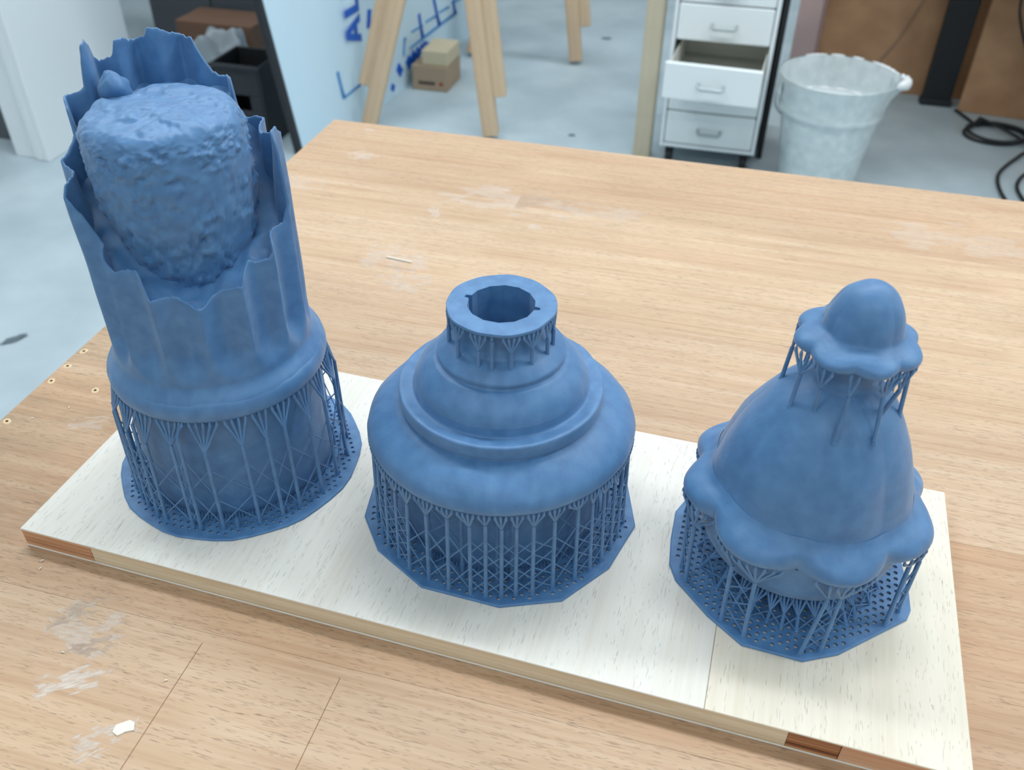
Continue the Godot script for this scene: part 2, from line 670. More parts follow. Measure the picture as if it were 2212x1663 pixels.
func smear(t: Node3D, u: float, v: float, w: float, d: float, turn: float, strength: float, sd: int) -> void:
	# a thin film of dried plaster: patchy, with an outline of its own
	var n := 128
	var blotch := noise_of(600 + sd, 0.022, 4)
	var hatch := noise_of(640 + sd, 0.12, 2)
	var im := Image.create(n, n, false, Image.FORMAT_RGBA8)
	for y in n:
		for x in n:
			var e := Vector2(x - n / 2.0, y - n / 2.0) / (n / 2.0)
			var shape := 1.0 - pow(absf(e.x), 3.0) - pow(absf(e.y), 3.0)
			var a := clampf((blotch.get_noise_2d(x, y) * 1.5 + shape * 0.95 - 0.45) * 2.2, 0.0, 1.0)
			a *= clampf(0.75 + hatch.get_noise_2d(x * 0.25, y * 1.6) * 0.6, 0.3, 1.0)
			a *= clampf(shape * 3.0, 0.0, 1.0)
			im.set_pixel(x, y, Color(0.93, 0.88, 0.83, a * strength))
	var m := StandardMaterial3D.new()
	m.albedo_texture = ImageTexture.create_from_image(im)
	m.transparency = BaseMaterial3D.TRANSPARENCY_ALPHA
	m.roughness = 0.75
	var q := PlaneMesh.new()
	q.size = Vector2(w, d) * 1.5
	var o := part("plaster_smear", q, m, t, Vector3(u, BENCH_TOP + 0.00008, v))
	o.rotation_degrees.y = turn


# ---------------------------------------------------------------- the pale board
const BOARD_LEN := 0.640
const BOARD_DEEP := 0.2375

func build_board() -> void:
	var t := thing("blockboard_panel", "pale veneered blockboard panel lying under the three blue prints", "board", Vector3(-0.352, BENCH_TOP + 0.0001, -0.4453), -BOARD_YAW)
	# local x along the long side, z towards the viewer, origin at the front left corner
	var veneer_t := 0.0014
	var top := 0.018
	var seam := 0.489
	# grain runs across the panel: each sheet is built along x and turned
	for s in [[0.0, seam, M.veneer], [seam, BOARD_LEN, M.veneer_warm]]:
		var w: float = s[1] - s[0] - 0.0003
		var b := MB.new()
		add_rbox(b, Vector3(BOARD_DEEP, veneer_t, w), 0.0003, Vector3(BOARD_DEEP / 2, 0, s[0] + w / 2))
		var o := part("veneer_sheet", b.mesh(), s[2], t, Vector3(0, top - veneer_t / 2, 0))
		o.rotation_degrees.y = 90.0
	var low := part("bottom_veneer", rbox(Vector3(BOARD_DEEP, veneer_t, BOARD_LEN), 0.0003, Vector3(BOARD_DEEP / 2, 0, BOARD_LEN / 2)), M.veneer, t, Vector3(0, veneer_t / 2, 0))
	low.rotation_degrees.y = 90.0
	var ch := top - 2.0 * veneer_t
	var mid := top / 2
	for s in [[0.0, 0.0575, M.core_brown], [0.0579, 0.5385, M.core_pale], [0.5387, 0.5685, M.core_knot], [0.569, BOARD_LEN, M.core_pink]]:
		var w: float = s[1] - s[0]
		part("core_strip", rbox(Vector3(w, ch, 0.028), 0.0002, Vector3(s[0] + w / 2, mid, -0.0143)), s[2], t)
	for k in 7:
		var z := -0.0286 - 0.0298 * k
		part("core_strip", rbox(Vector3(BOARD_LEN - 0.0006, ch, 0.0296), 0.0002, Vector3(BOARD_LEN / 2, mid, z - 0.0149)), M.core_pale if k % 2 else M.core_pink, t)


# ---------------------------------------------------------------- prints: shared pieces
func raft(t: Node3D, corners: Array, holes_from: float, hole_r: float, pitch: float, thick: float, turn: float) -> void:
	# a flat resin raft: polygon outline, chamfered rim, pierced by rows of round holes
	var outline := PackedVector2Array()
	for k in corners.size():
		var a := pol(corners[k][0], corners[k][1])
		var b := pol(corners[(k + 1) % corners.size()][0], corners[(k + 1) % corners.size()][1])
		var n := maxi(1, int(a.distance_to(b) / 0.006))
		for s in n:
			var p := a.lerp(b, float(s) / n)
			outline.append(Vector2(p.x, p.z))
	var pts := PackedVector2Array()
	var owner_of := PackedInt32Array()
	for p in outline:
		pts.append(p * (1.0 - 0.0010 / p.length()))
		owner_of.append(-1)
	var hole := 0
	var sides := 10
	var g := RandomNumberGenerator.new()
	g.seed = 91
	var ca := cos(deg_to_rad(turn))
	var sa := sin(deg_to_rad(turn))
	for r in range(-22, 23):
		for c in range(-22, 23):
			var q0 := Vector2((c + 0.5 * (posmod(r, 2))) * pitch, r * pitch * 0.8660)
			var q := Vector2(q0.x * ca - q0.y * sa, q0.x * sa + q0.y * ca)
			q += Vector2(g.randf_range(-1, 1), g.randf_range(-1, 1)) * 0.00012
			if q.length() < holes_from:
				continue
			var inside := true
			for s in 8:
				var e := q + Vector2.from_angle(TAU * s / 8) * (hole_r + 0.0034)
				if not Geometry2D.is_point_in_polygon(e, outline):
					inside = false
					break
			if not inside:
				continue
			for s in sides:
				pts.append(q + Vector2.from_angle(TAU * s / sides) * hole_r)
				owner_of.append(hole)
			hole += 1
	var tris := Geometry2D.triangulate_delaunay(pts)
	var b := MB.new()
	for p in pts:
		b.pt(Vector3(p.x, thick, p.y))
	for k in range(0, tris.size(), 3):
		var p := tris[k]
		var q := tris[k + 1]
		var r := tris[k + 2]
		if owner_of[p] >= 0 and owner_of[p] == owner_of[q] and owner_of[q] == owner_of[r]:
			continue
		var cr := (pts[q] - pts[p]).cross(pts[r] - pts[p])
		if cr > 0.0:
			b.tri(p, r, q)
		else:
			b.tri(p, q, r)
	# hole walls, then the rim
	var n_out := outline.size()
	for h in hole:
		var base := n_out + h * sides
		for s in sides:
			var p := pts[base + s]
			var q := pts[base + (s + 1) % sides]
			b.fquad(Vector3(p.x, 0.0, p.y), Vector3(q.x, 0.0, q.y), Vector3(q.x, thick, q.y), Vector3(p.x, thick, p.y))
	var rows: Array = []
	for lv in [[-0.0004, 0.0], [0.0, 0.0004], [0.0, thick - 0.0007], [-0.0003, thick - 0.0002], [-0.0010, thick]]:
		var row := PackedVector3Array()
		for p in outline:
			var e: Vector2 = p * (1.0 + lv[0] / p.length())
			row.append(Vector3(e.x, lv[1], e.y))
		rows.append(row)
	b.grid(rows, true)
	part("raft", b.mesh(), M.resin, t)


func pillar(t: Node3D, foot: Vector3, split: Vector3, tips: Array, r := 0.0014) -> void:
	# a support pillar that fans out into thin branches with pinched tips
	var b := MB.new()
	var low := foot.lerp(split, 0.03)
	b.tube(PackedVector3Array([foot, low, foot.lerp(split, 0.12), split]), PackedFloat32Array([r * 1.5, r * 1.15, r, r * 0.95]), 8)
	if tips.size() == 0:
		part("support_pillar", b.mesh(), M.resin, t)
		return
	var p := part("support_pillar", b.mesh(), M.resin, t)
	var br := r * 0.66
	for e in tips:
		var m := MB.new()
		var tip: Vector3 = e
		var dir := (tip - split).normalized()
		var knee := tip - Vector3(0, 0.0030, 0) - Vector3(dir.x, 0, dir.z) * 0.0006
		m.tube(PackedVector3Array([split - dir * 0.0006, split.lerp(knee, 0.9), knee, knee.lerp(tip, 0.35), tip]), PackedFloat32Array([br * 0.95, br, br * 1.22, br * 1.1, br * 0.42]), 7)
		part("support_branch", m.mesh(), M.resin, p)


func lattice(t: Node3D, a0: Vector3, a1: Vector3, b0: Vector3, b1: Vector3, cells: int, r := 0.00054) -> void:
	# crossed thin bars between two pillars
	var m := MB.new()
	for k in cells:
		var s0 := (k + 0.06) / cells
		var s1 := (k + 0.94) / cells
		m.tube(PackedVector3Array([a0.lerp(a1, s0), b0.lerp(b1, s1)]), PackedFloat32Array([r, r]), 5, false)
		m.tube(PackedVector3Array([a0.lerp(a1, s1), b0.lerp(b1, s0)]), PackedFloat32Array([r, r]), 5, false)
	part("cross_brace", m.mesh(), M.resin, t)


func stub_ring(t: Node3D, r: float, h: float, step: float) -> void:
	var m := MB.new()
	var a := 0.0
	while a < 360.0:
		var p := pol(a, r, 0.001)
		var q := pol(a, r - 0.0008, h)
		m.tube(PackedVector3Array([p, q]), PackedFloat32Array([0.00075, 0.0005]), 5)
		a += step
	var o := part("base_stubs", m.mesh(), M.resin, t)
	o.set_meta("kind", "stuff")


func lathe(profile: Array, segs: int, lobes: Array = [], wob: FastNoiseLite = null, wob_amp := 0.0, lean := Vector3.ZERO, lean_from := 0.0, lean_to := 1.0) -> ArrayMesh:
	var b := MB.new()
	var rows: Array = []
	for e in profile:
		var row := PackedVector3Array()
		for k in segs:
			var a := wrap_deg(360.0 * k / segs)
			var r: float = e[1]
			if lobes.size() > 0:
				r += e[2] * (lobe_at(lobes, a) - 1.0)
			var p := pol(a, maxf(r, 0.00001), e[0])
			if wob:
				p += p.normalized() * wob.get_noise_3d(p.x, p.y, p.z) * wob_amp
			p += lean * smoothstep(lean_from, lean_to, e[0])
			row.append(p)
		rows.append(row)
	b.grid(rows, true)
	return b.mesh()


func lobe_at(notches: Array, a: float) -> float:
	var n := notches.size()
	for k in n:
		var p: float = notches[k]
		var q: float = notches[(k + 1) % n]
		var x := a
		if k == n - 1:
			q += 360.0
			if x < p:
				x += 360.0
		if x >= p and x <= q:
			return pow(maxf(sin(PI * (x - p) / (q - p)), 0.0), 0.95)
	return 1.0


# ---------------------------------------------------------------- the broken fluted column
const RIM := [[-180.0, 0.302], [-171.0, 0.305], [-167.0, 0.309], [-160.0, 0.310], [-157.0, 0.304], [-151.0, 0.301], [-145.0, 0.305], [-139.0, 0.305], [-136.5, 0.296], [-130.5, 0.293], [-128.0, 0.296], [-126.0, 0.304], [-122.0, 0.309], [-116.5, 0.308], [-113.5, 0.296], [-112.0, 0.284], [-107.0, 0.281], [-99.0, 0.280], [-94.0, 0.276], [-91.0, 0.262], [-84.0, 0.254], [-77.0, 0.248], [-66.0, 0.247], [-60.0, 0.245], [-55.0, 0.238], [-51.0, 0.229], [-48.0, 0.219], [-44.0, 0.211], [-36.0, 0.211], [-32.0, 0.207], [-29.0, 0.199], [-16.0, 0.200], [-12.0, 0.194], [-8.0, 0.185], [2.0, 0.184], [10.0, 0.180], [18.0, 0.177], [28.0, 0.183], [41.0, 0.187], [44.0, 0.191], [51.0, 0.197], [57.0, 0.194], [62.0, 0.195], [66.0, 0.203], [74.0, 0.206], [84.0, 0.208], [88.0, 0.220], [90.0, 0.240], [93.0, 0.256], [97.0, 0.262], [105.0, 0.262], [110.0, 0.256], [123.0, 0.252], [131.0, 0.256], [144.0, 0.256], [148.0, 0.264], [150.0, 0.274], [152.0, 0.280], [156.0, 0.279], [163.0, 0.278], [166.0, 0.281], [171.0, 0.294], [175.0, 0.303]]
const FILL := [[-180.0, 0.277], [-150.0, 0.275], [-125.0, 0.266], [-100.0, 0.243], [-75.0, 0.223], [-50.0, 0.200], [-25.0, 0.186], [0.0, 0.176], [18.0, 0.171], [40.0, 0.178], [60.0, 0.186], [85.0, 0.193], [110.0, 0.208], [135.0, 0.240], [155.0, 0.268]]

func flute(a: float) -> float:
	# 0 on a ridge, 1 in the middle of a hollow; fifteen flutes
	var t := fposmod((a + 32.0) / 24.0, 1.0)
	return pow(maxf(0.5 - 0.5 * cos(TAU * t), 0.0), 0.62)


func shell_r(a: float, h: float, wave: FastNoiseLite) -> float:
	var deep := 0.0084 * smoothstep(0.119, 0.140, h - 0.006 * (1.0 - flute(a)))
	var r := 0.0672 + 0.0066 * (1.0 - smoothstep(0.1065, 0.119, h)) - deep * flute(a)
	var p := pol(a, 0.06, h)
	r += wave.get_noise_3d(p.x, p.y * 0.35, p.z) * (0.0009 + 0.0022 * smoothstep(0.17, 0.30, h))
	# the tall tongue on the right bends outwards
	r += 0.0035 * exp(-pow(wrap_deg(a - 101.0) / 9.0, 2.0)) * smoothstep(0.2, 0.262, h)
	return r


func build_column_print() -> void:
	var t := thing("column_print", "tall blue resin print of a broken fluted column shell with rough core", "resin print", Vector3(-0.2105, BOARD_TOP, -0.5261))
	var turn := 0.0
	var corners: Array = []
	for k in 44:
		corners.append([k * 360.0 / 44.0, 0.0915 + 0.0006 * sin(k * 1.7)])
	raft(t, corners, 0.070, 0.00135, 0.0056, 0.0020, 12.0)
	var wave := noise_of(701, 28.0, 2)
	var soft := noise_of(702, 60.0, 2)
	# drum between the raft and the collar
	var drum := curve_of([[0.002, 0.0665], [0.006, 0.0680], [0.03, 0.0688], [0.06, 0.0690], [0.09, 0.0690], [0.097, 0.0690]], 4)
	part("drum", lathe(drum, 96, [], soft, 0.0007), M.resin, t)
	# collar: a soft roll, then a flare into the shaft
	var collar := curve_of([[0.0965, 0.0680], [0.0950, 0.0715], [0.0953, 0.0738], [0.0975, 0.0752], [0.1015, 0.0758], [0.1055, 0.0751], [0.1085, 0.0736], [0.1105, 0.0712]], 6)
	part("collar", lathe(collar, 160, [], soft, 0.0007), M.resin, t)
	# fluted shell, open and jagged at the top
	var b := MB.new()
	var segs := 360
	var rows: Array = []
	var up := 64
	var chip := noise_of(703, 0.35, 2)
	for k in up + 1:
		var row := PackedVector3Array()
		for s in segs:
			var a := wrap_deg(360.0 * s / segs)
			var top := table_at(RIM, a) + chip.get_noise_1d(s * 4.0) * 0.0012
			var h := lerpf(0.1085, top - 0.0004, float(k) / up)
			row.append(pol(a, shell_r(a, h, wave), h))
		rows.append(row)
	for k in 26:
		var row := PackedVector3Array()
		for s in segs:
			var a := wrap_deg(360.0 * s / segs)
			var top := table_at(RIM, a) + chip.get_noise_1d(s * 4.0) * 0.0012
			var low := minf(table_at(FILL, a) - 0.012, top - 0.01)
			var h := top if k < 2 else lerpf(top - 0.0006, low, float(k - 2) / 23.0)
			var wall := 0.0006 if k == 0 else 0.0012 if k == 1 else 0.0018 + 0.0012 * smoothstep(0.0, 0.03, top - h)
			row.append(pol(a, shell_r(a, h, wave) - wall, h))
		rows.append(row)
	b.grid(rows, true)
	part("fluted_shell", b.mesh(), M.resin, t)
	# plaster-like filling between shell and core
	var f := MB.new()
	rows = []
	for k in 13:
		var row := PackedVector3Array()
		var q := k / 12.0
		for s in 180:
			var a := wrap_deg(s * 2.0)
			var h := table_at(FILL, a)
			var r := lerpf(shell_r(a, h, wave) - 0.0016, 0.036, q)
			var dip := -0.006 * sin(PI * q) * smoothstep(0.2, 0.25, h)
			var p := pol(a, r, h + dip + 0.004 * q)
			p.y += wave.get_noise_3d(p.x * 1.5, p.y, p.z * 1.5) * 0.004
			row.append(p)
		rows.append(row)
	f.grid(rows, true)
	part("filling", f.mesh(), M.resin, t)
	# rough core
	var pit := noise_of(704, 125.0, 3)
	var mid := noise_of(705, 40.0, 3)
	var core := MB.new()
	rows = []
	var prof := curve_of([[0.155, 0.034], [0.175, 0.0375], [0.20, 0.0425], [0.225, 0.0465], [0.25, 0.0485], [0.264, 0.0485], [0.272, 0.0470], [0.2775, 0.0435], [0.280, 0.038], [0.281, 0.030], [0.282, 0.020], [0.2825, 0.010], [0.2825, 0.0001]], 11)
	for e in prof:
		var row := PackedVector3Array()
		for s in 300:
			var a := 360.0 * s / 300
			var p := pol(a, e[1], e[0])
			var up_face := smoothstep(0.268, 0.281, e[0])
			var nrm := Vector3(p.x, 0, p.z).normalized().lerp(Vector3.UP, up_face * 0.95)
			var rough := 0.0030 * (1.0 - 0.88 * up_face)
			var m0 := mid.get_noise_3d(p.x + 3.0, p.y, p.z)
			p += nrm * (pit.get_noise_3d(p.x, p.y * 1.3, p.z) * rough * clampf(0.75 + 1.6 * m0, 0.15, 1.6) + mid.get_noise_3d(p.x, p.y, p.z) * 0.0018 * (1.0 - 0.5 * up_face))
			# ledges on the broken top
			p.y += up_face * 0.0012 * sin((p.z * 0.9 - p.x * 0.4) * 150.0 + mid.get_noise_2d(p.x, p.z) * 3.0)
			# it leans a little towards the upper left
			p += Vector3(-0.0020, 0, 0.001) * smoothstep(0.18, 0.28, e[0])
			row.append(p)
		rows.append(row)
	core.grid(rows, true)
	part("rough_core", core.mesh(), M.resin, t)
	# knob on the rear left of the core
	var knob := MB.new()
	rows = []
	for k in 15:
		var row := PackedVector3Array()
		var lat := PI * k / 14.0
		for s in 28:
			var lon := TAU * s / 28
			var d := Vector3(sin(lon) * sin(lat), -cos(lat), cos(lon) * sin(lat))
			var rr := 0.0085 * (1.0 + mid.get_noise_3d(d.x * 0.02, d.y * 0.02 + 5.0, d.z * 0.02) * 0.30)
			row.append(d * rr * Vector3(1.05, 1.15, 0.9))
		rows.append(row)
	knob.grid(rows, true)
	part("knob", knob.mesh(), M.resin, t, pol(-123.0, 0.0430, 0.2825))
	# supports under the collar
	var posts := [-177.0, -162.0, -146.0, -130.0, -114.0, -99.0, -84.0, -70.0, -60.0, -51.0, -43.0, -34.0, -28.0, -12.0, -7.5, 4.0, 22.0, 34.0, 44.0, 59.0, 73.0, 90.0, 104.0, 120.0, 136.0, 151.0, 167.0]
	var plain := [-7.5, -51.0, -34.0]
	fan_supports(t, posts, plain, 0.0808, 0.0792, 0.076, 0.0749, 0.0966, 3.5, 2)
	stub_ring(t, 0.0712, 0.0060, 1.9)
	for q in [[11.0, 0.0806, 0.011], [37.5, 0.079, 0.006], [52.0, 0.081, 0.012]]:
		pillar(t, pol(q[0], q[1], 0.0016), pol(q[0], q[1], q[2]), [], 0.0015)


func fan_supports(t: Node3D, posts: Array, plain: Array, r_foot: float, r_split: float, h_split: float, r_tip: float, h_tip: float, tip_step: float, cells: int) -> void:
	var tips := {}
	for p in posts:
		tips[p] = []
	var a := -180.0
	while a < 180.0:
		var best: float = posts[0]
		for p in posts:
			if p in plain:
				continue
			if absf(wrap_deg(p - a)) < absf(wrap_deg(best - a)):
				best = p
		tips[best].append(pol(a, r_tip, h_tip))
		a += tip_step
	var g := RandomNumberGenerator.new()
	g.seed = int(r_foot * 1e6)
	var feet := {}
	var tops := {}
	for p in posts:
		var hs: float = h_split + g.randf_range(-0.003, 0.003)
		feet[p] = pol(p, r_foot + g.randf_range(-0.0008, 0.0008), 0.0016)
		tops[p] = pol(p, r_split, hs)
		if p in plain:
			tops[p] = pol(p, r_split, h_tip - 0.010)
			pillar(t, feet[p], tops[p], [pol(p + 1.0, r_tip, h_tip)])
		else:
			pillar(t, feet[p], tops[p], tips[p])
	for k in posts.size():
		var p: float = posts[k]
		var q: float = posts[(k + 1) % posts.size()]
		if absf(wrap_deg(q - p)) < 30.0:
			var gap := absf(wrap_deg(q - p))
			var n := cells if gap > 9.0 else cells * 2
			lattice(t, feet[p].lerp(tops[p], 0.04), feet[p].lerp(tops[p], 0.80), feet[q].lerp(tops[q], 0.04), feet[q].lerp(tops[q], 0.80), n)


# ---------------------------------------------------------------- the stepped dome with a flanged neck
func build_dome_print() -> void:
	var t := thing("dome_print", "blue resin print of a stepped round dome with an open flanged neck", "resin print", Vector3(-0.0071, BOARD_TOP, -0.4788))
	var corners := [[-140.0, 0.1], [-108.0, 0.1], [-79.0, 0.1012], [-59.0, 0.1001], [-32.0, 0.0989], [0.0, 0.0997], [24.0, 0.1029], [49.0, 0.0999], [75.0, 0.1008], [108.0, 0.1], [140.0, 0.1], [180.0, 0.1]]
	raft(t, corners, 0.074, 0.0015, 0.0060, 0.0022, 27.0)
	var soft := noise_of(711, 30.0, 2)
	var drum := curve_of([[0.002, 0.0690], [0.008, 0.0700], [0.04, 0.0700], [0.078, 0.0700]], 4)
	part("drum", lathe(drum, 96, [], soft, 0.0006), M.resin, t)
	var lower := curve_of([[0.0785, 0.0690], [0.0770, 0.0800], [0.0768, 0.0885], [0.0778, 0.0908], [0.0800, 0.0918], [0.0835, 0.0914], [0.0880, 0.0892], [0.0930, 0.0845], [0.0970, 0.0790], [0.1000, 0.0730], [0.1012, 0.0690], [0.1022, 0.0668], [0.1035, 0.0672]], 5)
	part("lower_dome", lathe(lower, 180, [], soft, 0.0010), M.resin, t)
	var plate := curve_of([[0.1022, 0.0665], [0.1036, 0.0680], [0.1052, 0.0687], [0.1090, 0.0689], [0.1120, 0.0688], [0.1131, 0.0684], [0.1136, 0.0676], [0.1137, 0.0660], [0.1131, 0.0630], [0.1128, 0.0600], [0.1134, 0.0584], [0.1155, 0.0577], [0.1200, 0.0572]], 5)
	part("rim_plate", lathe(plate, 180, [], soft, 0.0008), M.resin, t)
	var shoulder := curve_of([[0.1195, 0.0574], [0.1230, 0.0562], [0.1270, 0.0540], [0.1310, 0.0507], [0.1345, 0.0468], [0.1362, 0.0446], [0.1368, 0.0428], [0.1374, 0.0416], [0.1386, 0.0413], [0.1400, 0.0419], [0.1413, 0.0421], [0.1426, 0.0413], [0.1450, 0.0385], [0.1475, 0.0352], [0.1495, 0.0318], [0.1515, 0.0290], [0.1550, 0.0272], [0.1600, 0.0264], [0.1720, 0.0262]], 5)
	part("shoulder", lathe(shoulder, 180, [], soft, 0.0007), M.resin, t)
	# layered ripples left by printing, on the rim plate
	# flange with a fourteen-sided bore and two key notches
	part("flange", flange_mesh(0.0350, 0.0216, 0.1722, 0.1745), M.resin, t)
	# supports under the flange, standing on the shoulder
	var neck := [[-83.0, 4], [-53.0, 5], [-24.0, 4], [-9.0, 0], [11.0, 4], [35.0, 5], [60.0, 3], [78.0, 4], [100.0, 4], [125.0, 4], [150.0, 5], [178.0, 5], [-155.0, 4], [-130.0, 5], [-106.0, 4]]
	for e in neck:
		var foot := pol(e[0], 0.0338, 0.1465)
		var split := pol(e[0], 0.0338, 0.1600)
		var tips: Array = []
		if e[1] == 0:
			split = pol(e[0], 0.0338, 0.1690)
			tips.append(pol(e[0], 0.0338, 0.1724))
		else:
			for s in e[1]:
				tips.append(pol(e[0] + (s - (e[1] - 1) / 2.0) * 5.6, 0.0342, 0.1724))
		pillar(t, foot, split, tips, 0.0014)
	# supports under the dome's edge
	var posts := [-175.0, -160.0, -145.0, -130.0, -116.0, -102.0, -90.0, -78.0, -67.0, -58.0, -50.0, -42.0, -31.5, -21.5, -12.0, -5.5, 1.0, 7.0, 14.0, 23.0, 34.0, 42.0, 49.5, 58.0, 66.0, 75.0, 86.0, 98.0, 111.0, 125.0, 140.0, 155.0, 170.0]
	fan_supports(t, posts, [], 0.0912, 0.0896, 0.0655, 0.0913, 0.0784, 2.15, 2)
	# an inner row
	var inner := [-72.0, -54.0, -36.0, -18.0, -1.0, 6.0, 26.0, 40.0, 54.0, 68.0]
	var last := []
	for a in inner:
		var foot := pol(a, 0.0800, 0.0016)
		var split := pol(a, 0.0800, 0.0640)
		var tips: Array = []
		for s in 4:
			tips.append(pol(a + (s - 1.5) * 2.6, 0.0815, 0.0772))
		pillar(t, foot, split, tips, 0.0013)
		if last.size() > 0 and (a == -18.0 or a == 40.0):
			lattice(t, last[0], last[1], foot, split, 2)
		last = [foot, split]
	stub_ring(t, 0.0728, 0.0065, 2.1)
	for a in [10.0, -37.0]:
		pillar(t, pol(a, 0.078, 0.0016), pol(a, 0.078, 0.012), [], 0.0016)


func flange_mesh(r_out: float, r_in: float, y0: float, y1: float) -> ArrayMesh:
	var b := MB.new()
	var segs := 168
	var rows: Array = []
	var prof := [["i", y1 - 0.045, 0.0], ["i", y1 - 0.0004, 0.0], ["i", y1, 0.0003], ["o", y1, -0.0005], ["o", y1 - 0.0004, 0.0], ["o", y0 + 0.0004, 0.0], ["o", y0, -0.0004], ["n", y0, 0.0]]
	prof.reverse()
	for e in prof:
		var row := PackedVector3Array()
		for s in segs:
			var a := wrap_deg(360.0 * s / segs)
			var r := r_out
			if e[0] == "i":
				var side := 360.0 / 14.0
				var off := fposmod(a + 4.0, side) - side / 2.0
				r = r_in * cos(deg_to_rad(side / 2.0)) / cos(deg_to_rad(off)) * (1.0 + 0.006 * sin(a * 0.05))
				for q in [-111.0, 76.0]:
					if absf(wrap_deg(a - q)) < 4.2 and e[1] > y1 - 0.01:
						r += 0.0034
			elif e[0] == "n":
				r = 0.026
			else:
				r += 0.0003 * sin(deg_to_rad(a * 5.0)) + 0.0002 * sin(deg_to_rad(a * 11.0))
			row.append(pol(a, r + e[2], e[1]))
		rows.append(row)
	b.grid(rows, true)
	return b.mesh()


# ---------------------------------------------------------------- the lobed finial
const NOTCH := [-155.0, -112.0, -69.0, -18.0, 28.0, 80.0, 125.0, 165.0]

func build_finial_print() -> void:
	var t := thing("finial_print", "blue resin print of a lobed bell finial with a small domed cap", "resin print", Vector3(0.1923, BOARD_TOP, -0.4231))
	var corners := [[-155.0, 0.084], [-134.0, 0.084], [-122.0, 0.0837], [-103.0, 0.0800], [-86.0, 0.0823], [-76.0, 0.0821], [-52.0, 0.0798], [-32.0, 0.0845], [-6.0, 0.0838], [11.0, 0.0795], [53.0, 0.0844], [59.0, 0.0844], [69.0, 0.0814], [89.0, 0.0800], [115.0, 0.083], [150.0, 0.084], [180.0, 0.083]]
	raft(t, corners, 0.012, 0.00155, 0.0056, 0.0022, -14.0)
	var soft := noise_of(721, 35.0, 2)
	var bowl := curve_of([[0.0180, 0.0001, 0.0], [0.0178, 0.0380, 0.0], [0.0185, 0.0450, 0.0], [0.0220, 0.0515, 0.0], [0.0290, 0.0580, 0.0], [0.0400, 0.0635, 0.0], [0.0520, 0.0660, 0.001], [0.0600, 0.0670, 0.001], [0.0640, 0.0675, 0.001]], 5)
	part("bowl", lathe(bowl, 120, NOTCH, soft, 0.0005), M.resin, t)
	var petals := curve_of([[0.0640, 0.0660, 0.002], [0.0645, 0.0720, 0.007], [0.0652, 0.0768, 0.0100], [0.0670, 0.0790, 0.0112], [0.0700, 0.0796, 0.0112], [0.0732, 0.0780, 0.0092], [0.0762, 0.0750, 0.0062], [0.0788, 0.0712, 0.0034], [0.0810, 0.0676, 0.0020], [0.0832, 0.0648, 0.0016], [0.0860, 0.0626, 0.0020]], 6)
	part("lobed_collar", lathe(petals, 220, NOTCH, soft, 0.0012), M.resin, t)
	var bell := curve_of([[0.0845, 0.0632, 0.0020], [0.0870, 0.0621, 0.0024], [0.0910, 0.0612, 0.0028], [0.1000, 0.0592, 0.0030], [0.1100, 0.0560, 0.0026], [0.1200, 0.0520, 0.0020], [0.1300, 0.0468, 0.0014], [0.1400, 0.0406, 0.0008], [0.1480, 0.0346, 0.0], [0.1540, 0.0284, 0.0], [0.1590, 0.0222, 0.0], [0.1630, 0.0180, 0.0], [0.1700, 0.0165, 0.0], [0.1850, 0.0165, 0.0]], 5)
	var tilt := Vector3(0.0045, 0, -0.001)
	part("bell", lathe(bell, 180, NOTCH, soft, 0.0006, tilt, 0.10, 0.19), M.resin, t)
	var cap := curve_of([[0.1848, 0.0150, 0.001], [0.1840, 0.0260, 0.002], [0.1842, 0.0320, 0.0034], [0.1854, 0.0350, 0.0042], [0.1878, 0.0361, 0.0044], [0.1902, 0.0350, 0.0036], [0.1922, 0.0322, 0.0022], [0.1938, 0.0288, 0.0012], [0.1955, 0.0253, 0.0008], [0.1975, 0.0230, 0.0012], [0.2010, 0.0222, 0.0010], [0.2060, 0.0210, 0.0008], [0.2120, 0.0184, 0.0006], [0.2180, 0.0146, 0.0003], [0.2225, 0.0100, 0.0], [0.2252, 0.0050, 0.0], [0.2260, 0.0001, 0.0]], 5)
	part("cap", lathe(cap, 160, NOTCH, soft, 0.0009, tilt * 1.35, 0.10, 0.225), M.resin, t)
	# pillars under the lobes: foot angle, foot radius, split angle, split radius, first and last tip angle, tips
	var outer := [[-74.0, 0.0761, -80.0, 0.0715, -90.0, -68.0, 6], [-83.0, 0.0743, -92.0, 0.0715, -106.0, -93.0, 4], [-46.0, 0.0758, -49.0, 0.0690, -60.0, -50.0, 4], [-33.0, 0.0785, -35.0, 0.0710, -47.0, -24.0, 7], [-7.0, 0.0785, 0.0, 0.0700, -9.0, -3.0, 2], [3.0, 0.0755, 6.0, 0.0705, 0.0, 20.0, 7], [43.0, 0.0756, 52.0, 0.0720, 38.0, 50.0, 4], [55.0, 0.0772, 58.0, 0.0760, 53.0, 72.0, 6], [98.0, 0.076, 98.0, 0.0730, 88.0, 108.0, 6], [108.0, 0.076, 106.0, 0.0730, 110.0, 116.0, 3], [144.0, 0.076, 144.0, 0.0720, 134.0, 154.0, 6], [-172.0, 0.076, -172.0, 0.0720, -182.0, -163.0, 6], [-134.0, 0.076, -134.0, 0.0720, -146.0, -124.0, 6], [-125.0, 0.077, -126.0, 0.0730, -122.0, -117.0, 3]]
	var ends := {}
	for e in outer:
		var foot := pol(e[0], e[1], 0.0016)
		var split := pol(e[2], e[3] + 0.0015, 0.0480)
		var tips: Array = []
		for s in e[6]:
			var a: float = lerpf(e[4], e[5], s / maxf(e[6] - 1.0, 1.0))
			var r := 0.0788 + 0.0108 * (lobe_at(NOTCH, wrap_deg(a)) - 1.0)
			tips.append(pol(a, r, 0.0666))
		pillar(t, foot, split, tips, 0.0015)
		ends[e[0]] = [foot, split]
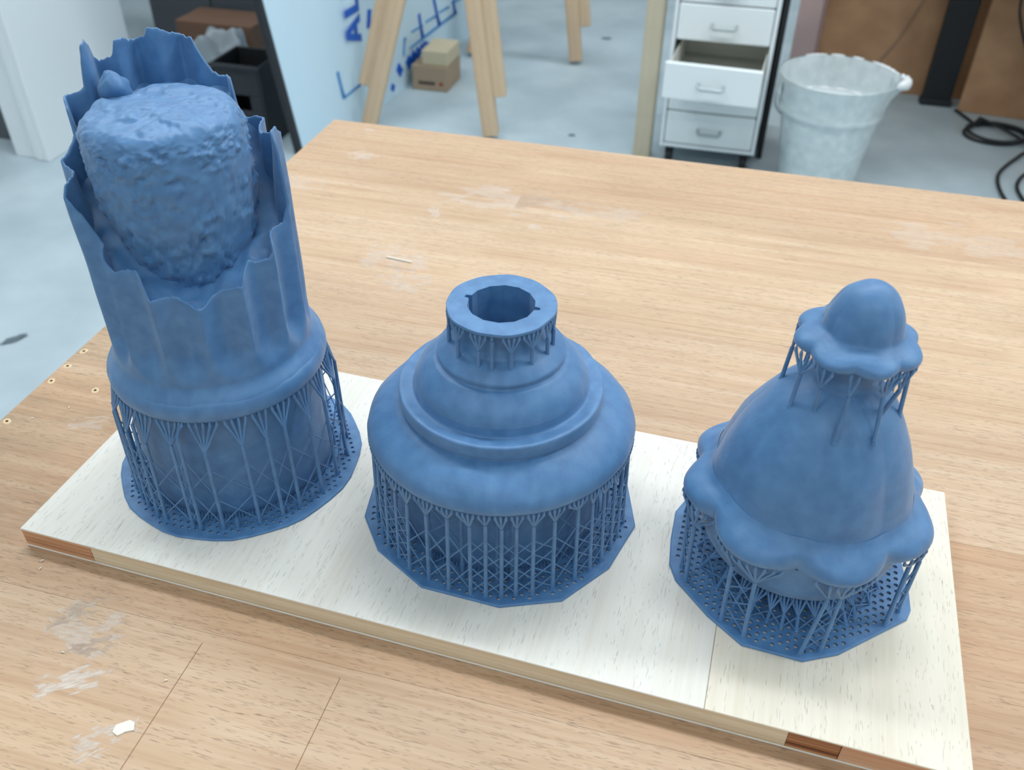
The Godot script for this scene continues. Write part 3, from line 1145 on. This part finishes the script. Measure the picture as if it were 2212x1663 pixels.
	for pr in [[-74.0, -83.0], [-46.0, -33.0], [-7.0, 3.0], [43.0, 55.0], [98.0, 108.0], [-134.0, -125.0]]:
		var p: Array = ends[pr[0]]
		var q: Array = ends[pr[1]]
		lattice(t, p[0].lerp(p[1], 0.05), p[0].lerp(p[1], 0.9), q[0].lerp(q[1], 0.05), q[0].lerp(q[1], 0.9), 3)
	# short pillars under the bowl
	var k := 0
	var last := []
	for a in [-100.0, -82.0, -63.0, -47.0, -36.0, -25.0, -16.0, -7.0, 4.0, 15.0, 25.0, 34.0, 50.0, 66.0, 84.0, 105.0, 125.0, 145.0, 165.0, -175.0, -155.0, -136.0, -118.0]:
		var foot := pol(a, 0.0605 + 0.0012 * sin(k * 2.1), 0.0016)
		var split := pol(a, 0.0560, 0.0105)
		var tips: Array = []
		for s in 4:
			tips.append(pol(a + (s - 1.5) * 3.4, 0.0480 + 0.0012 * (s % 2), 0.0192))
		pillar(t, foot, split, tips, 0.0013)
		if last.size() > 0 and k < 14:
			lattice(t, last[0], last[1], foot, split, 1)
		last = [foot, split]
		k += 1
	for a in range(0, 360, 24):
		pillar(t, pol(a, 0.034, 0.0016), pol(a, 0.034, 0.011), [pol(a - 6, 0.035, 0.0183), pol(a + 6, 0.033, 0.0183), pol(a, 0.038, 0.0184)], 0.0013)
	# supports between the bell and the cap
	var o := tilt * 0.95
	for e in [[-118.0, 0.0335, 0.1480, 4], [-70.0, 0.0330, 0.1480, 5], [-16.0, 0.0385, 0.1420, 2], [18.0, 0.0390, 0.1420, 6], [64.0, 0.0362, 0.1450, 4], [96.0, 0.0335, 0.1480, 4], [140.0, 0.0335, 0.1480, 4], [-160.0, 0.0335, 0.1480, 4], [40.0, 0.0290, 0.1520, 3], [-44.0, 0.0280, 0.1530, 3]]:
		var foot := pol(e[0], e[1], e[2]) + tilt * 0.45
		var split := pol(e[0], 0.0330, 0.1715) + tilt * 0.8
		var tips: Array = []
		for s in e[3]:
			var a: float = e[0] + (s - (e[3] - 1) / 2.0) * 7.5
			var r := 0.0350 + 0.0042 * (lobe_at(NOTCH, wrap_deg(a)) - 1.0)
			tips.append(pol(a, r, 0.1856) + o)
		pillar(t, foot, split, tips, 0.0014)


# ---------------------------------------------------------------- behind the bench
func build_background() -> void:
	drawer_cabinet()
	bucket()
	trestle()
	film_wrapped_panels()
	left_corner()
	right_corner()
	small_boxes()


func drawer_cabinet() -> void:
	var t := thing("drawer_cabinet", "white metal drawer cabinet with one drawer pulled open", "drawer cabinet", Vector3(0.453, 0, -2.696), -14.4)
	var w := 0.29
	var d := 0.43
	var y0 := 0.062
	var y1 := 0.70
	# carcass as one welded metal shell
	var b := MB.new()
	add_rbox(b, Vector3(0.010, y1 - y0, d), 0.002, Vector3(0.005, (y0 + y1) / 2, -d / 2))
	add_rbox(b, Vector3(0.010, y1 - y0, d), 0.002, Vector3(w - 0.005, (y0 + y1) / 2, -d / 2))
	add_rbox(b, Vector3(w - 0.02, 0.010, d), 0.002, Vector3(w / 2, y0 + 0.006, -d / 2))
	add_rbox(b, Vector3(w - 0.02, 0.010, d), 0.002, Vector3(w / 2, y1 - 0.005, -d / 2))
	add_rbox(b, Vector3(w - 0.02, y1 - y0 - 0.02, 0.004), 0.001, Vector3(w / 2, (y0 + y1) / 2, -d + 0.004))
	part("carcass", b.mesh(), M.white_paint, t)
	for k in 6:
		drawer(t, k, w, d, 0.20 if k == 2 else 0.0)
	for x in [0.03, w - 0.03]:
		for z in [-0.03, -d + 0.03]:
			var c := part("caster", caster_wheel(), M.black, t, Vector3(x, 0.024, z))
			part("fork", rbox(Vector3(0.026, 0.030, 0.030), 0.003, Vector3(0, 0.022, -0.006)), M.soft_black, c)


func caster_wheel() -> ArrayMesh:
	var b := MB.new()
	b.tube(PackedVector3Array([Vector3(-0.011, 0, 0), Vector3(-0.008, 0, 0), Vector3(0.008, 0, 0), Vector3(0.011, 0, 0)]), PackedFloat32Array([0.019, 0.024, 0.024, 0.019]), 20)
	return b.mesh()


func drawer(t: Node3D, k: int, w: float, d: float, pull: float) -> void:
	var y := 0.076 + k * 0.1045
	var h := 0.101
	var fw := w - 0.024
	var skew := 3.0 if pull > 0.0 else 0.0
	var front := part("drawer", rbox(Vector3(fw, h, 0.014), 0.003, Vector3(0, h / 2, 0)), M.drawer, t, Vector3(w / 2 - (0.006 if pull > 0.0 else 0.0), y, -0.009 + pull))
	front.rotation_degrees.y = -skew
	var tray := MB.new()
	var dd := d - 0.05
	var iw := fw - 0.012
	add_rbox(tray, Vector3(0.003, h * 0.8, dd), 0.0008, Vector3(-iw / 2, h * 0.42, -dd / 2 - 0.007))
	add_rbox(tray, Vector3(0.003, h * 0.8, dd), 0.0008, Vector3(iw / 2, h * 0.42, -dd / 2 - 0.007))
	add_rbox(tray, Vector3(iw, h * 0.8, 0.003), 0.0008, Vector3(0, h * 0.42, -dd - 0.007))
	add_rbox(tray, Vector3(iw, 0.003, dd), 0.0008, Vector3(0, 0.006, -dd / 2 - 0.007))
	part("tray", tray.mesh(), M.drawer_in, front)
	var hb := MB.new()
	var hw := 0.034
	hb.tube(PackedVector3Array([Vector3(-hw, 0.050, 0.005), Vector3(-hw, 0.046, 0.020), Vector3(-hw + 0.006, 0.042, 0.026), Vector3(hw - 0.006, 0.042, 0.026), Vector3(hw, 0.046, 0.020), Vector3(hw, 0.050, 0.005)]), PackedFloat32Array([0.0042, 0.0042, 0.0048, 0.0048, 0.0042, 0.0042]), 8)
	part("handle", hb.mesh(), M.handle, front)


func bucket() -> void:
	var at := Vector3(0.907, 0, -2.545)
	var t := thing("metal_bucket", "galvanised metal bucket with a paint-smeared pouring lip on the floor", "bucket", at, 0.0)
	t.scale = Vector3(0.948, 1.145, 0.948)
	var segs := 72
	# outside, rolled lip with a spout to the right, then the inside
	var out := [[0.0, 0.108], [0.004, 0.112], [0.10, 0.126], [0.19, 0.141], [0.204, 0.1435], [0.208, 0.150], [0.216, 0.1545], [0.224, 0.1545], [0.229, 0.1515], [0.26, 0.158], [0.290, 0.167], [0.297, 0.1705], [0.301, 0.1715], [0.3025, 0.1695]]
	var ins := [[0.3010, 0.1680], [0.296, 0.1665], [0.26, 0.156], [0.20, 0.140], [0.10, 0.123], [0.012, 0.106], [0.010, 0.0001]]
	part("shell", bucket_mesh(out, segs), M.zinc, t)
	part("inside", bucket_mesh(ins, segs), M.zinc, t)
	# water or thinned plaster standing low inside
	var sludge := MB.new()
	var ring := PackedVector3Array()
	for k in 48:
		ring.append(pol(k * 7.5, 0.1455, 0.222))
	sludge.fpoly(ring)
	part("slurry", sludge.mesh(), mat(rgb8(196, 202, 204), 0.3), t)
	# dried white paint along the rim and over the lip
	for q in [[95.0, 128.0, 0.0042], [138.0, 150.0, 0.003], [158.0, 172.0, 0.003], [176.0, 200.0, 0.0028], [56.0, 92.0, 0.0125]]:
		var m := MB.new()
		var path := PackedVector3Array()
		var rad := PackedFloat32Array()
		for s in 13:
			var a: float = lerpf(q[0], q[1], s / 12.0)
			path.append(spout(a, 0.1705, 0.302))
			rad.append(q[2] * (0.5 + 0.6 * sin(PI * (s + 0.5) / 13.0)) * (0.85 + 0.25 * sin(s * 2.7)))
		m.tube(path, rad, 8)
		part("paint_drip", m.mesh(), M.paint_white, t)
	# pale scum line where the slurry has dried
	var scum := MB.new()
	var sp := PackedVector3Array()
	var sr := PackedFloat32Array()
	for k in 40:
		sp.append(pol(110.0 + k * 4.0, 0.1462, 0.224))
		sr.append(0.0030 * (0.7 + 0.4 * sin(k * 1.3)))
	scum.tube(sp, sr, 6)
	part("dried_scum", scum.mesh(), M.paint_white, t)
	# bail ears and handle folded down behind
	var bail := MB.new()
	var bp := PackedVector3Array()
	var br := PackedFloat32Array()
	for s in 25:
		var f := PI * s / 24.0
		bp.append(Vector3(0.167 * cos(f), 0.272 - 0.150 * sin(f), -0.163 * sin(f) - 0.012 * sin(f)))
		br.append(0.003)
	bail.tube(bp, br, 8)
	part("bail_handle", bail.mesh(), M.zinc, t)
	for s in [-1, 1]:
		part("ear", rbox(Vector3(0.006, 0.040, 0.034), 0.002, Vector3(s * 0.1672, 0.272, 0.0)), M.zinc, t)


func spout(a: float, r: float, h: float) -> Vector3:
	var g := exp(-pow(wrap_deg(a - 82.0) / 20.0, 2.0)) * smoothstep(0.235, 0.30, h)
	var p := pol(a, r + 0.030 * g, h)
	p.y -= 0.010 * g
	return p


func bucket_mesh(prof: Array, segs: int) -> ArrayMesh:
	var b := MB.new()
	var rows: Array = []
	for e in prof:
		var row := PackedVector3Array()
		for s in segs:
			row.append(spout(wrap_deg(360.0 * s / segs), e[1], e[0]))
		rows.append(row)
	b.grid(rows, true)
	return b.mesh()


func beam(called: String, parent: Node, a: Vector3, b: Vector3, w: float, d: float, face: Vector3, m: Material) -> MeshInstance3D:
	# a squared timber from a to b; its wide side looks along face
	var x := (b - a).normalized()
	var z := (face - x * face.dot(x)).normalized()
	var y := z.cross(x)
	var o := part(called, rbox(Vector3(a.distance_to(b), w, d), 0.003), m, parent)
	o.transform = Transform3D(Basis(x, y, z), (a + b) * 0.5)
	return o


func trestle() -> void:
	var t := thing("wooden_trestle", "pine trestle with doubled splayed legs standing on the grey floor", "trestle")
	var face := room(0.2, 0, 1).normalized()
	var right := room(1, 0, 0)
	var near_l := Vector3(-0.492, 0, -2.960)
	var near_r := Vector3(-0.078, 0, -2.880)
	var far_r := Vector3(0.240, 0, -3.626)
	var far_l := far_r - (near_r - near_l)
	var top_near := Vector3(-0.205, 0.90, -2.915)
	var top_far := top_near + (far_r - near_r)
	var lift := Vector3(0, 0.016, 0)
	for q in [[near_l, top_near, -1.0], [near_r, top_near, 1.0], [far_l, top_far, -1.0], [far_r, top_far, 1.0]]:
		var foot: Vector3 = q[0]
		var head: Vector3 = q[1] + right * 0.02 * q[2]
		beam("leg", t, foot + lift, head, 0.052, 0.045, face, M.pine)
		var side: Vector3 = right * 0.049 * q[2] + face * -0.006
		var from := foot.lerp(head, 0.165) + side * 1.0
		beam("batten", t, from, head + side, 0.042, 0.040, face, M.pine)
	beam("top_beam", t, top_near + (top_near - top_far) * 0.12 + Vector3(0, 0.03, 0), top_far + (top_far - top_near) * 0.12 + Vector3(0, 0.03, 0), 0.09, 0.07, right, M.pine)
	# post of a neighbouring stand, beside the cabinet
	var p := thing("wooden_post", "square pale timber post beside the white drawer cabinet", "post", Vector3(0.412, 0, -2.770), -14.4)
	var o := part("post", rbox(Vector3(0.98, 0.054, 0.054), 0.003), M.pine_grey, p, Vector3(0, 0.49, 0))
	o.rotation_degrees.z = 90.0


func film_wrapped_panels() -> void:
	var t := thing("panel_stack", "upright stack of white panels in blue printed protective film", "panel stack", Vector3(-0.52, 0, -3.02), 0.0)
	var sd := Vector3(0.3225, 0, -0.9466)       # along the printed side, away from the viewer
	var left := Vector3(-0.5, 0, 0.866)         # along the plain front face, towards the viewer
	var inward := -room(1, 0, 0) * 0.014
	var h := 1.15
	# bent sheets standing on edge; the free end leans out as it rises
	var b := MB.new()
	var rows: Array = []
	for k in 2:
		var y := h * k
		var grow := 0.313 + 0.16 * y
		var row := PackedVector3Array()
		for p in [left * grow, left * 0.15, left * 0.02, left * 0.006 + sd * 0.006, sd * 0.02, sd * 0.5, sd * 1.1, sd * 1.1 + inward, left * grow + inward]:
			row.append(p + Vector3(0, y, 0))
		rows.append(row)
	for s in rows[0].size():
		var s2: int = (s + 1) % rows[0].size()
		b.fquad(rows[0][s], rows[0][s2], rows[1][s2], rows[1][s])
	b.fpoly(rows[1])
	part("film_wrap", b.mesh(), M.film, t)
	# dark strip down the free end
	var lean0 := left * 0.322 + inward * 0.75
	beam("edge_strip", t, lean0, lean0 + left * 0.16 * h + Vector3(0, h, 0), 0.022, 0.022, inward, M.soft_black)
	# print on the side: s along sd, height
	var out := Vector3.UP.cross(sd).normalized() * -1.0
	if out.x < 0:
		out = -out
	for q in [[0.493, 0.225, 0.514, 0.132, 0.016, 1], [0.634, 0.245, 0.677, 0.132, 0.016, 1], [0.826, 0.19, 0.841, 0.136, 0.016, 1], [0.514, 0.130, 0.86, 0.134, 0.010, 0], [0.40, 0.128, 0.514, 0.130, 0.008, 0], [0.34, 0.118, 0.36, 0.18, 0.010, 0], [0.72, 0.26, 0.90, 0.25, 0.010, 0]]:
		ink(t, sd, out, q[0], q[1], q[2], q[3], q[4], M.ink_blue if q[5] == 1 else M.ink_light_blue)
	for q in [[0.225, 0.045, 0.245, 0.030, 0.022], [0.285, 0.098, 0.315, 0.062, 0.030], [0.37, 0.100, 0.392, 0.064, 0.036], [0.41, 0.104, 0.44, 0.070, 0.036], [0.45, 0.104, 0.48, 0.076, 0.034], [0.49, 0.108, 0.51, 0.082, 0.030], [0.52, 0.110, 0.575, 0.088, 0.018]]:
		ink(t, sd, out, q[0], q[1], q[2], q[3], q[4], M.ink_blue)
	# big letters reading upwards beside the corner
	var txt := TextMesh.new()
	txt.text = "ALU"
	var font := SystemFont.new()
	font.font_names = PackedStringArray(["Droid Sans"])
	font.font_weight = 700
	font.font_italic = true
	var bold := FontVariation.new()
	bold.base_font = font
	bold.variation_embolden = 0.55
	txt.font = bold
	txt.font_size = 64
	txt.pixel_size = 0.0020
	txt.depth = 0.0012
	txt.horizontal_alignment = HORIZONTAL_ALIGNMENT_LEFT
	txt.vertical_alignment = VERTICAL_ALIGNMENT_BOTTOM
	var o := part("lettering", txt, M.ink_blue, t)
	# text x runs up the wall, text y points back towards the viewer
	o.transform = Transform3D(Basis(Vector3.UP, -sd, out), sd * 0.066 + Vector3(0, 0.262, 0) + out * 0.0012)
	ink(t, sd, out, 0.105, 0.343, 0.087, 0.287, 0.022, M.ink_blue)
	ink(t, sd, out, 0.035, 0.175, 0.045, 0.155, 0.020, M.ink_blue)
	for k in 4:
		ink(t, sd, out, 0.42 + 0.13 * k, 0.180, 0.52 + 0.13 * k, 0.176, 0.006, M.ink_light_blue)
	# open square bracket printed on the front face
	var fo := Vector3(0.866, 0, 0.5)
	ink(t, left, fo, 0.112, 0.204, 0.095, 0.111, 0.010, M.ink_light_blue)
	ink(t, left, fo, 0.095, 0.111, 0.004, 0.130, 0.006, M.ink_light_blue)


func ink(t: Node3D, along: Vector3, out: Vector3, s0: float, h0: float, s1: float, h1: float, w: float, m: Material, off := 0.0009) -> void:
	beam("film_print", t, along * s0 + Vector3(0, h0, 0) + out * off, along * s1 + Vector3(0, h1, 0) + out * off, w, 0.001, out, m)


func left_corner() -> void:
	# white cupboard standing at the left
	var t := thing("white_cupboard", "tall plain white cupboard standing on the pale floor", "cupboard", Vector3(-1.46, 0, -2.664), -ROOM_YAW)
	part("side_panel", rbox(Vector3(0.020, 1.5, 0.52), 0.002, Vector3(-0.010, 0.75, -0.26)), M.white_paint, t)
	part("door_stile", rbox(Vector3(0.030, 1.5, 0.030), 0.003, Vector3(-0.036, 0.75, -0.015)), M.white_paint, t)
	part("door", rbox(Vector3(0.078, 1.5, 0.020), 0.003, Vector3(-0.093, 0.75, -0.020)), M.white_paint, t)
	part("dark_block", rbox(Vector3(0.46, 1.46, 0.40), 0.002, Vector3(-0.27, 0.73, -0.31)), M.dark_grey, t)  # tall dark grey block filling the gap beside the door
	part("top_panel", rbox(Vector3(0.52, 0.02, 0.52), 0.002, Vector3(-0.26, 1.511, -0.26)), M.white_paint, t)
	# dark cupboard at the back with a carton and a sack in front of it
	var c := thing("grey_locker", "dark grey steel locker behind the brown carton", "locker", Vector3(-1.44, 0, -3.72), -ROOM_YAW)
	part("body", rbox(Vector3(0.56, 1.3, 0.30), 0.004, Vector3(0.28, 0.65, -0.15)), M.dark_grey, c)
	for k in 2:
		var d := part("locker_door", rbox(Vector3(0.27, 1.24, 0.014), 0.003, Vector3(0.142 + 0.276 * k, 0.66, 0.008)), M.dark_grey, c)
		part("handle", rbox(Vector3(0.014, 0.12, 0.018), 0.004, Vector3(0.250 + 0.060 * k, 0.72, 0.022)), M.handle, d)
	var bx := thing("brown_carton", "brown cardboard carton behind the crumpled grey sack", "carton", Vector3(-1.235, 0, -3.500), -ROOM_YAW)
	part("carton_body", rbox(Vector3(0.31, 0.205, 0.18), 0.002, Vector3(0.155, 0.1025, -0.02)), M.brown_card, bx)
	part("flap", rbox(Vector3(0.31, 0.003, 0.088), 0.001, Vector3(0.155, 0.2075, -0.065)), M.brown_card, bx)
	part("flap", rbox(Vector3(0.31, 0.003, 0.088), 0.001, Vector3(0.155, 0.2075, 0.025)), M.brown_card, bx)
	sack()
	crate()


func sack() -> void:
	var t := MB.new()
	var fold := noise_of(801, 6.0, 2)
	var rows: Array = []
	for e in curve_of([[0.0, 0.03], [0.004, 0.105], [0.03, 0.125], [0.09, 0.128], [0.14, 0.120], [0.175, 0.105], [0.195, 0.08], [0.20, 0.04], [0.20, 0.001]], 5):
		var row := PackedVector3Array()
		for s in 96:
			var a := 360.0 * s / 96
			var p := pol(a, e[1], e[0])
			var k := fold.get_noise_3d(p.x * 1.6, p.y * 0.9, p.z * 1.6)
			p += Vector3(p.x, 0, p.z) * k * 0.35
			p.y += maxf(0.0, e[0] - 0.08) * k * 0.6
			row.append(Vector3(p.x * 1.1, maxf(p.y, 0.0), p.z * 0.8))
		rows.append(row)
	t.grid(rows, true)
	solo("grey_sack", "crumpled grey plastic sack in front of the brown carton", "sack", t.mesh(), M.bag, Vector3(-1.035, 0, -3.235), -ROOM_YAW)


func crate() -> void:
	var t := thing("black_crate", "black plastic crate with hand slot beside the film wrapped panels", "crate", Vector3(-0.955, 0, -2.835), -ROOM_YAW)
	var w := 0.17
	var d := 0.17
	var h := 0.26
	part("crate_floor", rbox(Vector3(w - 0.02, 0.008, d - 0.02), 0.002, Vector3(w / 2, 0.005, -d / 2)), M.black, t)
	for q in [[Vector3(0.008, h, d), Vector3(0.004, h / 2, -d / 2)], [Vector3(0.008, h, d), Vector3(w - 0.004, h / 2, -d / 2)], [Vector3(w - 0.016, h, 0.008), Vector3(w / 2, h / 2, -d + 0.004)]]:
		part("crate_side", rbox(q[0], 0.002, q[1]), M.black, t)
	# front side: bars around an open hand slot
	var f := MB.new()
	add_rbox(f, Vector3(w - 0.016, 0.115, 0.008), 0.002, Vector3(w / 2, 0.0575, -0.004))
	add_rbox(f, Vector3(w - 0.016, 0.095, 0.008), 0.002, Vector3(w / 2, 0.2125, -0.004))
	add_rbox(f, Vector3(0.04, 0.05, 0.008), 0.002, Vector3(0.028, 0.14, -0.004))
	add_rbox(f, Vector3(0.04, 0.05, 0.008), 0.002, Vector3(w - 0.028, 0.14, -0.004))
	part("crate_front", f.mesh(), M.soft_black, t)
	part("rim", rbox(Vector3(w + 0.010, 0.012, 0.010), 0.003, Vector3(w / 2, h - 0.005, 0.005)), M.soft_black, t)


func right_corner() -> void:
	var a := solo("brown_board", "brown fibreboard sheet standing behind the metal bucket", "board", rbox(Vector3(0.60, 0.70, 0.018), 0.002, Vector3(0.30, 0.35, 0)), M.mdf, Vector3(1.085, 0, -3.44), -ROOM_YAW)
	var b := solo("brown_board", "brown fibreboard sheet standing beside the coiled black cable", "board", rbox(Vector3(0.80, 0.68, 0.018), 0.002, Vector3(0.40, 0.34, 0)), M.mdf, Vector3(1.588, 0, -3.178), -ROOM_YAW - 6.0)
	a.rotation_degrees.x = 0.0
	b.rotation_degrees.x = 0.0
	# a table stands over the second sheet; its black leg shows between the two sheets
	var p := thing("black_legged_table", "table on wide black legs, its unseen top shading the brown fibreboard sheets", "table", Vector3(1.527, 0, -3.240), 13.2)
	part("unseen_table_top", rbox(Vector3(1.84, 0.030, 1.06), 0.003, Vector3(0.465, 0.745, 0.42)), M.mdf, p)  # top is out of view, sized to shade the floor and sheets below
	for q in [Vector3(0, 0, 0), Vector3(0, 0, 0.84), Vector3(1.3, 0, 0), Vector3(1.3, 0, 0.84)]:
		var leg := part("leg", rbox(Vector3(0.098, 0.73, 0.034), 0.003, Vector3(0, 0.365, 0)), M.black, p, q)
		leg.rotation_degrees.y = -28.0
		part("foot_plate", rbox(Vector3(0.108, 0.022, 0.050), 0.003, Vector3(0, 0.011, 0.002)), M.soft_black, leg)
	solo("pink_batten", "dull pink painted board standing upright behind the metal bucket", "board", rbox(Vector3(0.085, 0.71, 0.05), 0.003, Vector3(0, 0.355, 0)), M.pink, Vector3(1.055, 0, -3.365), -ROOM_YAW - 20.0)
	solo("black_strip", "tall narrow black strip standing against the right side of the drawer cabinet", "folder", rbox(Vector3(0.016, 0.66, 0.30), 0.002, Vector3(0.010, 0.33, -0.28)), M.black, Vector3(0.453, 0, -2.696) + Vector3(0.2905, 0, 0.0744) * 0.997, -14.4)  # narrow black strip along the right side of the cabinet
	# cables
	var coil := MB.new()
	var path := PackedVector3Array()
	path.append(Vector3(1.575, 0.006, -3.165))
	path.append(Vector3(1.585, 0.006, -3.10))
	path.append(Vector3(1.590, 0.006, -3.05))
	for k in 66:
		var f := TAU * k / 32.0
		path.append(Vector3(1.628 + 0.098 * sin(f - 0.35) * (1.0 + 0.06 * sin(k * 0.31)), 0.006 + 0.011 * floorf(k / 32.0), -2.945 - 0.082 * cos(f - 0.35) * (1.0 + 0.07 * cos(k * 0.23))))
	path.append(Vector3(1.700, 0.010, -2.86))
	path.append(Vector3(1.640, 0.006, -2.78))
	path.append(Vector3(1.560, 0.006, -2.70))
	path.append(Vector3(1.500, 0.006, -2.62))
	path.append(Vector3(1.462, 0.006, -2.50))
	path.append(Vector3(1.440, 0.006, -2.30))
	coil.tube(smooth_path(path, 3), same(0.0055, (path.size() - 1) * 3 + 1), 8)
	solo("coiled_cable", "black cable lying in a loose coil on the grey floor", "cable", coil.mesh(), M.cable)
	var two := MB.new()
	var p2 := PackedVector3Array([Vector3(1.90, 0.006, -2.82), Vector3(1.76, 0.006, -2.74), Vector3(1.62, 0.006, -2.66), Vector3(1.545, 0.006, -2.58), Vector3(1.512, 0.006, -2.48), Vector3(1.50, 0.006, -2.28)])
	two.tube(smooth_path(p2, 6), same(0.0055, 31), 8)
	solo("loose_cable", "black cable running loose over the floor beside the coil", "cable", two.mesh(), M.cable)
	var hang := MB.new()
	var p3 := PackedVector3Array([Vector3(1.655, 0.60, -3.120), Vector3(1.650, 0.48, -3.122), Vector3(1.655, 0.38, -3.120), Vector3(1.675, 0.32, -3.113), Vector3(1.710, 0.25, -3.100), Vector3(1.79, 0.12, -3.07), Vector3(1.92, 0.006, -3.01)])
	hang.tube(smooth_path(p3, 6), same(0.0045, 37), 8)
	solo("hanging_cable", "black cable hanging down in front of a brown fibreboard sheet", "cable", hang.mesh(), M.cable)
	var wire := MB.new()
	var p4 := PackedVector3Array([Vector3(1.285, 0.02, -3.366), Vector3(1.341, 0.122, -3.355), Vector3(1.385, 0.209, -3.343), Vector3(1.423, 0.323, -3.333), Vector3(1.450, 0.42, -3.325)])
	wire.tube(smooth_path(p4, 5), same(0.0013, 21), 6)
	solo("thin_wire", "thin dark wire slanting across a brown fibreboard sheet", "wire", wire.mesh(), M.dark_grey)


func smooth_path(p: PackedVector3Array, n: int) -> PackedVector3Array:
	var out := PackedVector3Array()
	for k in range(p.size() - 1):
		for s in n:
			out.append(p[k].cubic_interpolate(p[k + 1], p[max(k - 1, 0)], p[min(k + 2, p.size() - 1)], float(s) / n))
	out.append(p[p.size() - 1])
	return out


func same(r: float, n: int) -> PackedFloat32Array:
	var a := PackedFloat32Array()
	a.resize(n)
	a.fill(r)
	return a


func small_boxes() -> void:
	var at := Vector3(-0.381, 0, -3.332)
	var t := thing("printed_carton", "small brown carton with a black and red printed name on its side", "carton", at, -14.7)
	part("carton_body", rbox(Vector3(0.134, 0.090, 0.166), 0.002, Vector3(0.067, 0.045, -0.083)), M.card, t)
	# dark blurred lettering and a red mark
	for k in 5:
		part("printed_letter", rbox(Vector3(0.0105, 0.013, 0.0008), 0.0002, Vector3(0.030 + 0.0130 * k, 0.028, 0.0002)), M.ink_black, t)
	part("printed_mark", rbox(Vector3(0.013, 0.012, 0.0008), 0.0002, Vector3(0.112, 0.028, 0.0002)), M.ink_red, t)
	var u := thing("plain_carton", "small plain cream carton lying on top of the printed carton", "carton", at + Vector3(0.0, 0.0905, 0.0), -14.7)
	part("carton_body", rbox(Vector3(0.098, 0.052, 0.150), 0.002, Vector3(0.086, 0.026, -0.085)), M.card_lid, u)


# ---------------------------------------------------------------- crumbs on the bench, stains on the floor
func build_small_things() -> void:
	var org := Vector3(-0.2576, BENCH_TOP, -1.2487)
	# a flake of white plaster and a splinter
	var f := PackedVector2Array([Vector2(-0.0062, 0.0012), Vector2(-0.0035, 0.0048), Vector2(0.0010, 0.0036), Vector2(0.0060, 0.0042), Vector2(0.0066, -0.0010), Vector2(0.0040, -0.0036), Vector2(-0.0040, -0.0030)])
	solo("plaster_flake", "flat white plaster flake on the bench in front of the board", "flake", prism(f, 0.0001, 0.0008), M.plaster, org + room(0.268, 0.0, 0.909), 20.0)
	solo("wood_splinter", "thin pale wood splinter on the bench behind the stepped dome", "splinter", rbox(Vector3(0.030, 0.0016, 0.0022), 0.0006, Vector3(0, 0.0009, 0)), M.plaster, org + room(0.229, 0.0, 0.343), -ROOM_YAW - 6.0)
	var crumbs := [[0.135, 0.811, "tiny white crumb on the bench close to the board's brown core end"], [0.139, 0.818, "second tiny white crumb off the board's brown core end, nearer the plank joint"], [0.198, 0.873, "tiny white crumb between the two largest plaster smears on the bench"], [0.274, 0.874, "tiny white crumb on the bench beside a ruled pencil line"], [0.434, 0.266, "tiny white crumb on the bare bench behind the stepped dome print"], [0.046, 0.658, "tiny white crumb on the bench near the single inner screw hole"], [0.024, 0.679, "tiny white crumb on the bench near the last edge screw hole"], [0.04, 0.092, "tiny white crumb near the bench corner by the film wrapped panels"]]
	for c in crumbs:
		var m := MB.new()
		var p0 := Vector3(0, 0.0006, 0)
		m.tube(PackedVector3Array([p0, p0 + Vector3(0.0009, 0.0002, 0.0003), p0 + Vector3(0.0020, 0, 0.0004)]), PackedFloat32Array([0.0003, 0.0006, 0.0003]), 6)
		solo("plaster_crumb", c[2], "crumb", m.mesh(), M.plaster, org + room(c[0], 0.0, c[1]), rng.randf_range(0, 180), "plaster crumbs on the bench")
	# dark scuffs on the floor
	for s in [[-1.154, -1.706, 0.030, 0.012, 45.0], [0.386, -3.95, 0.022, 0.014, 10.0], [0.192, -2.919, 0.012, 0.010, 0.0]]:
		var m := MB.new()
		var ring := PackedVector3Array()
		for k in 18:
			var a := TAU * k / 18
			ring.append(Vector3(sin(a) * s[2] * (1.0 + 0.25 * sin(k * 2.6)), 0.0008, cos(a) * s[3] * (1.0 + 0.25 * cos(k * 1.9))))
		m.fpoly(ring)
		var o := part("scuff", m.mesh(), M.stain, get_node("floor"))
		o.global_position = Vector3(s[0], 0.0, s[1])
		o.global_rotation_degrees = Vector3(0, s[4], 0)
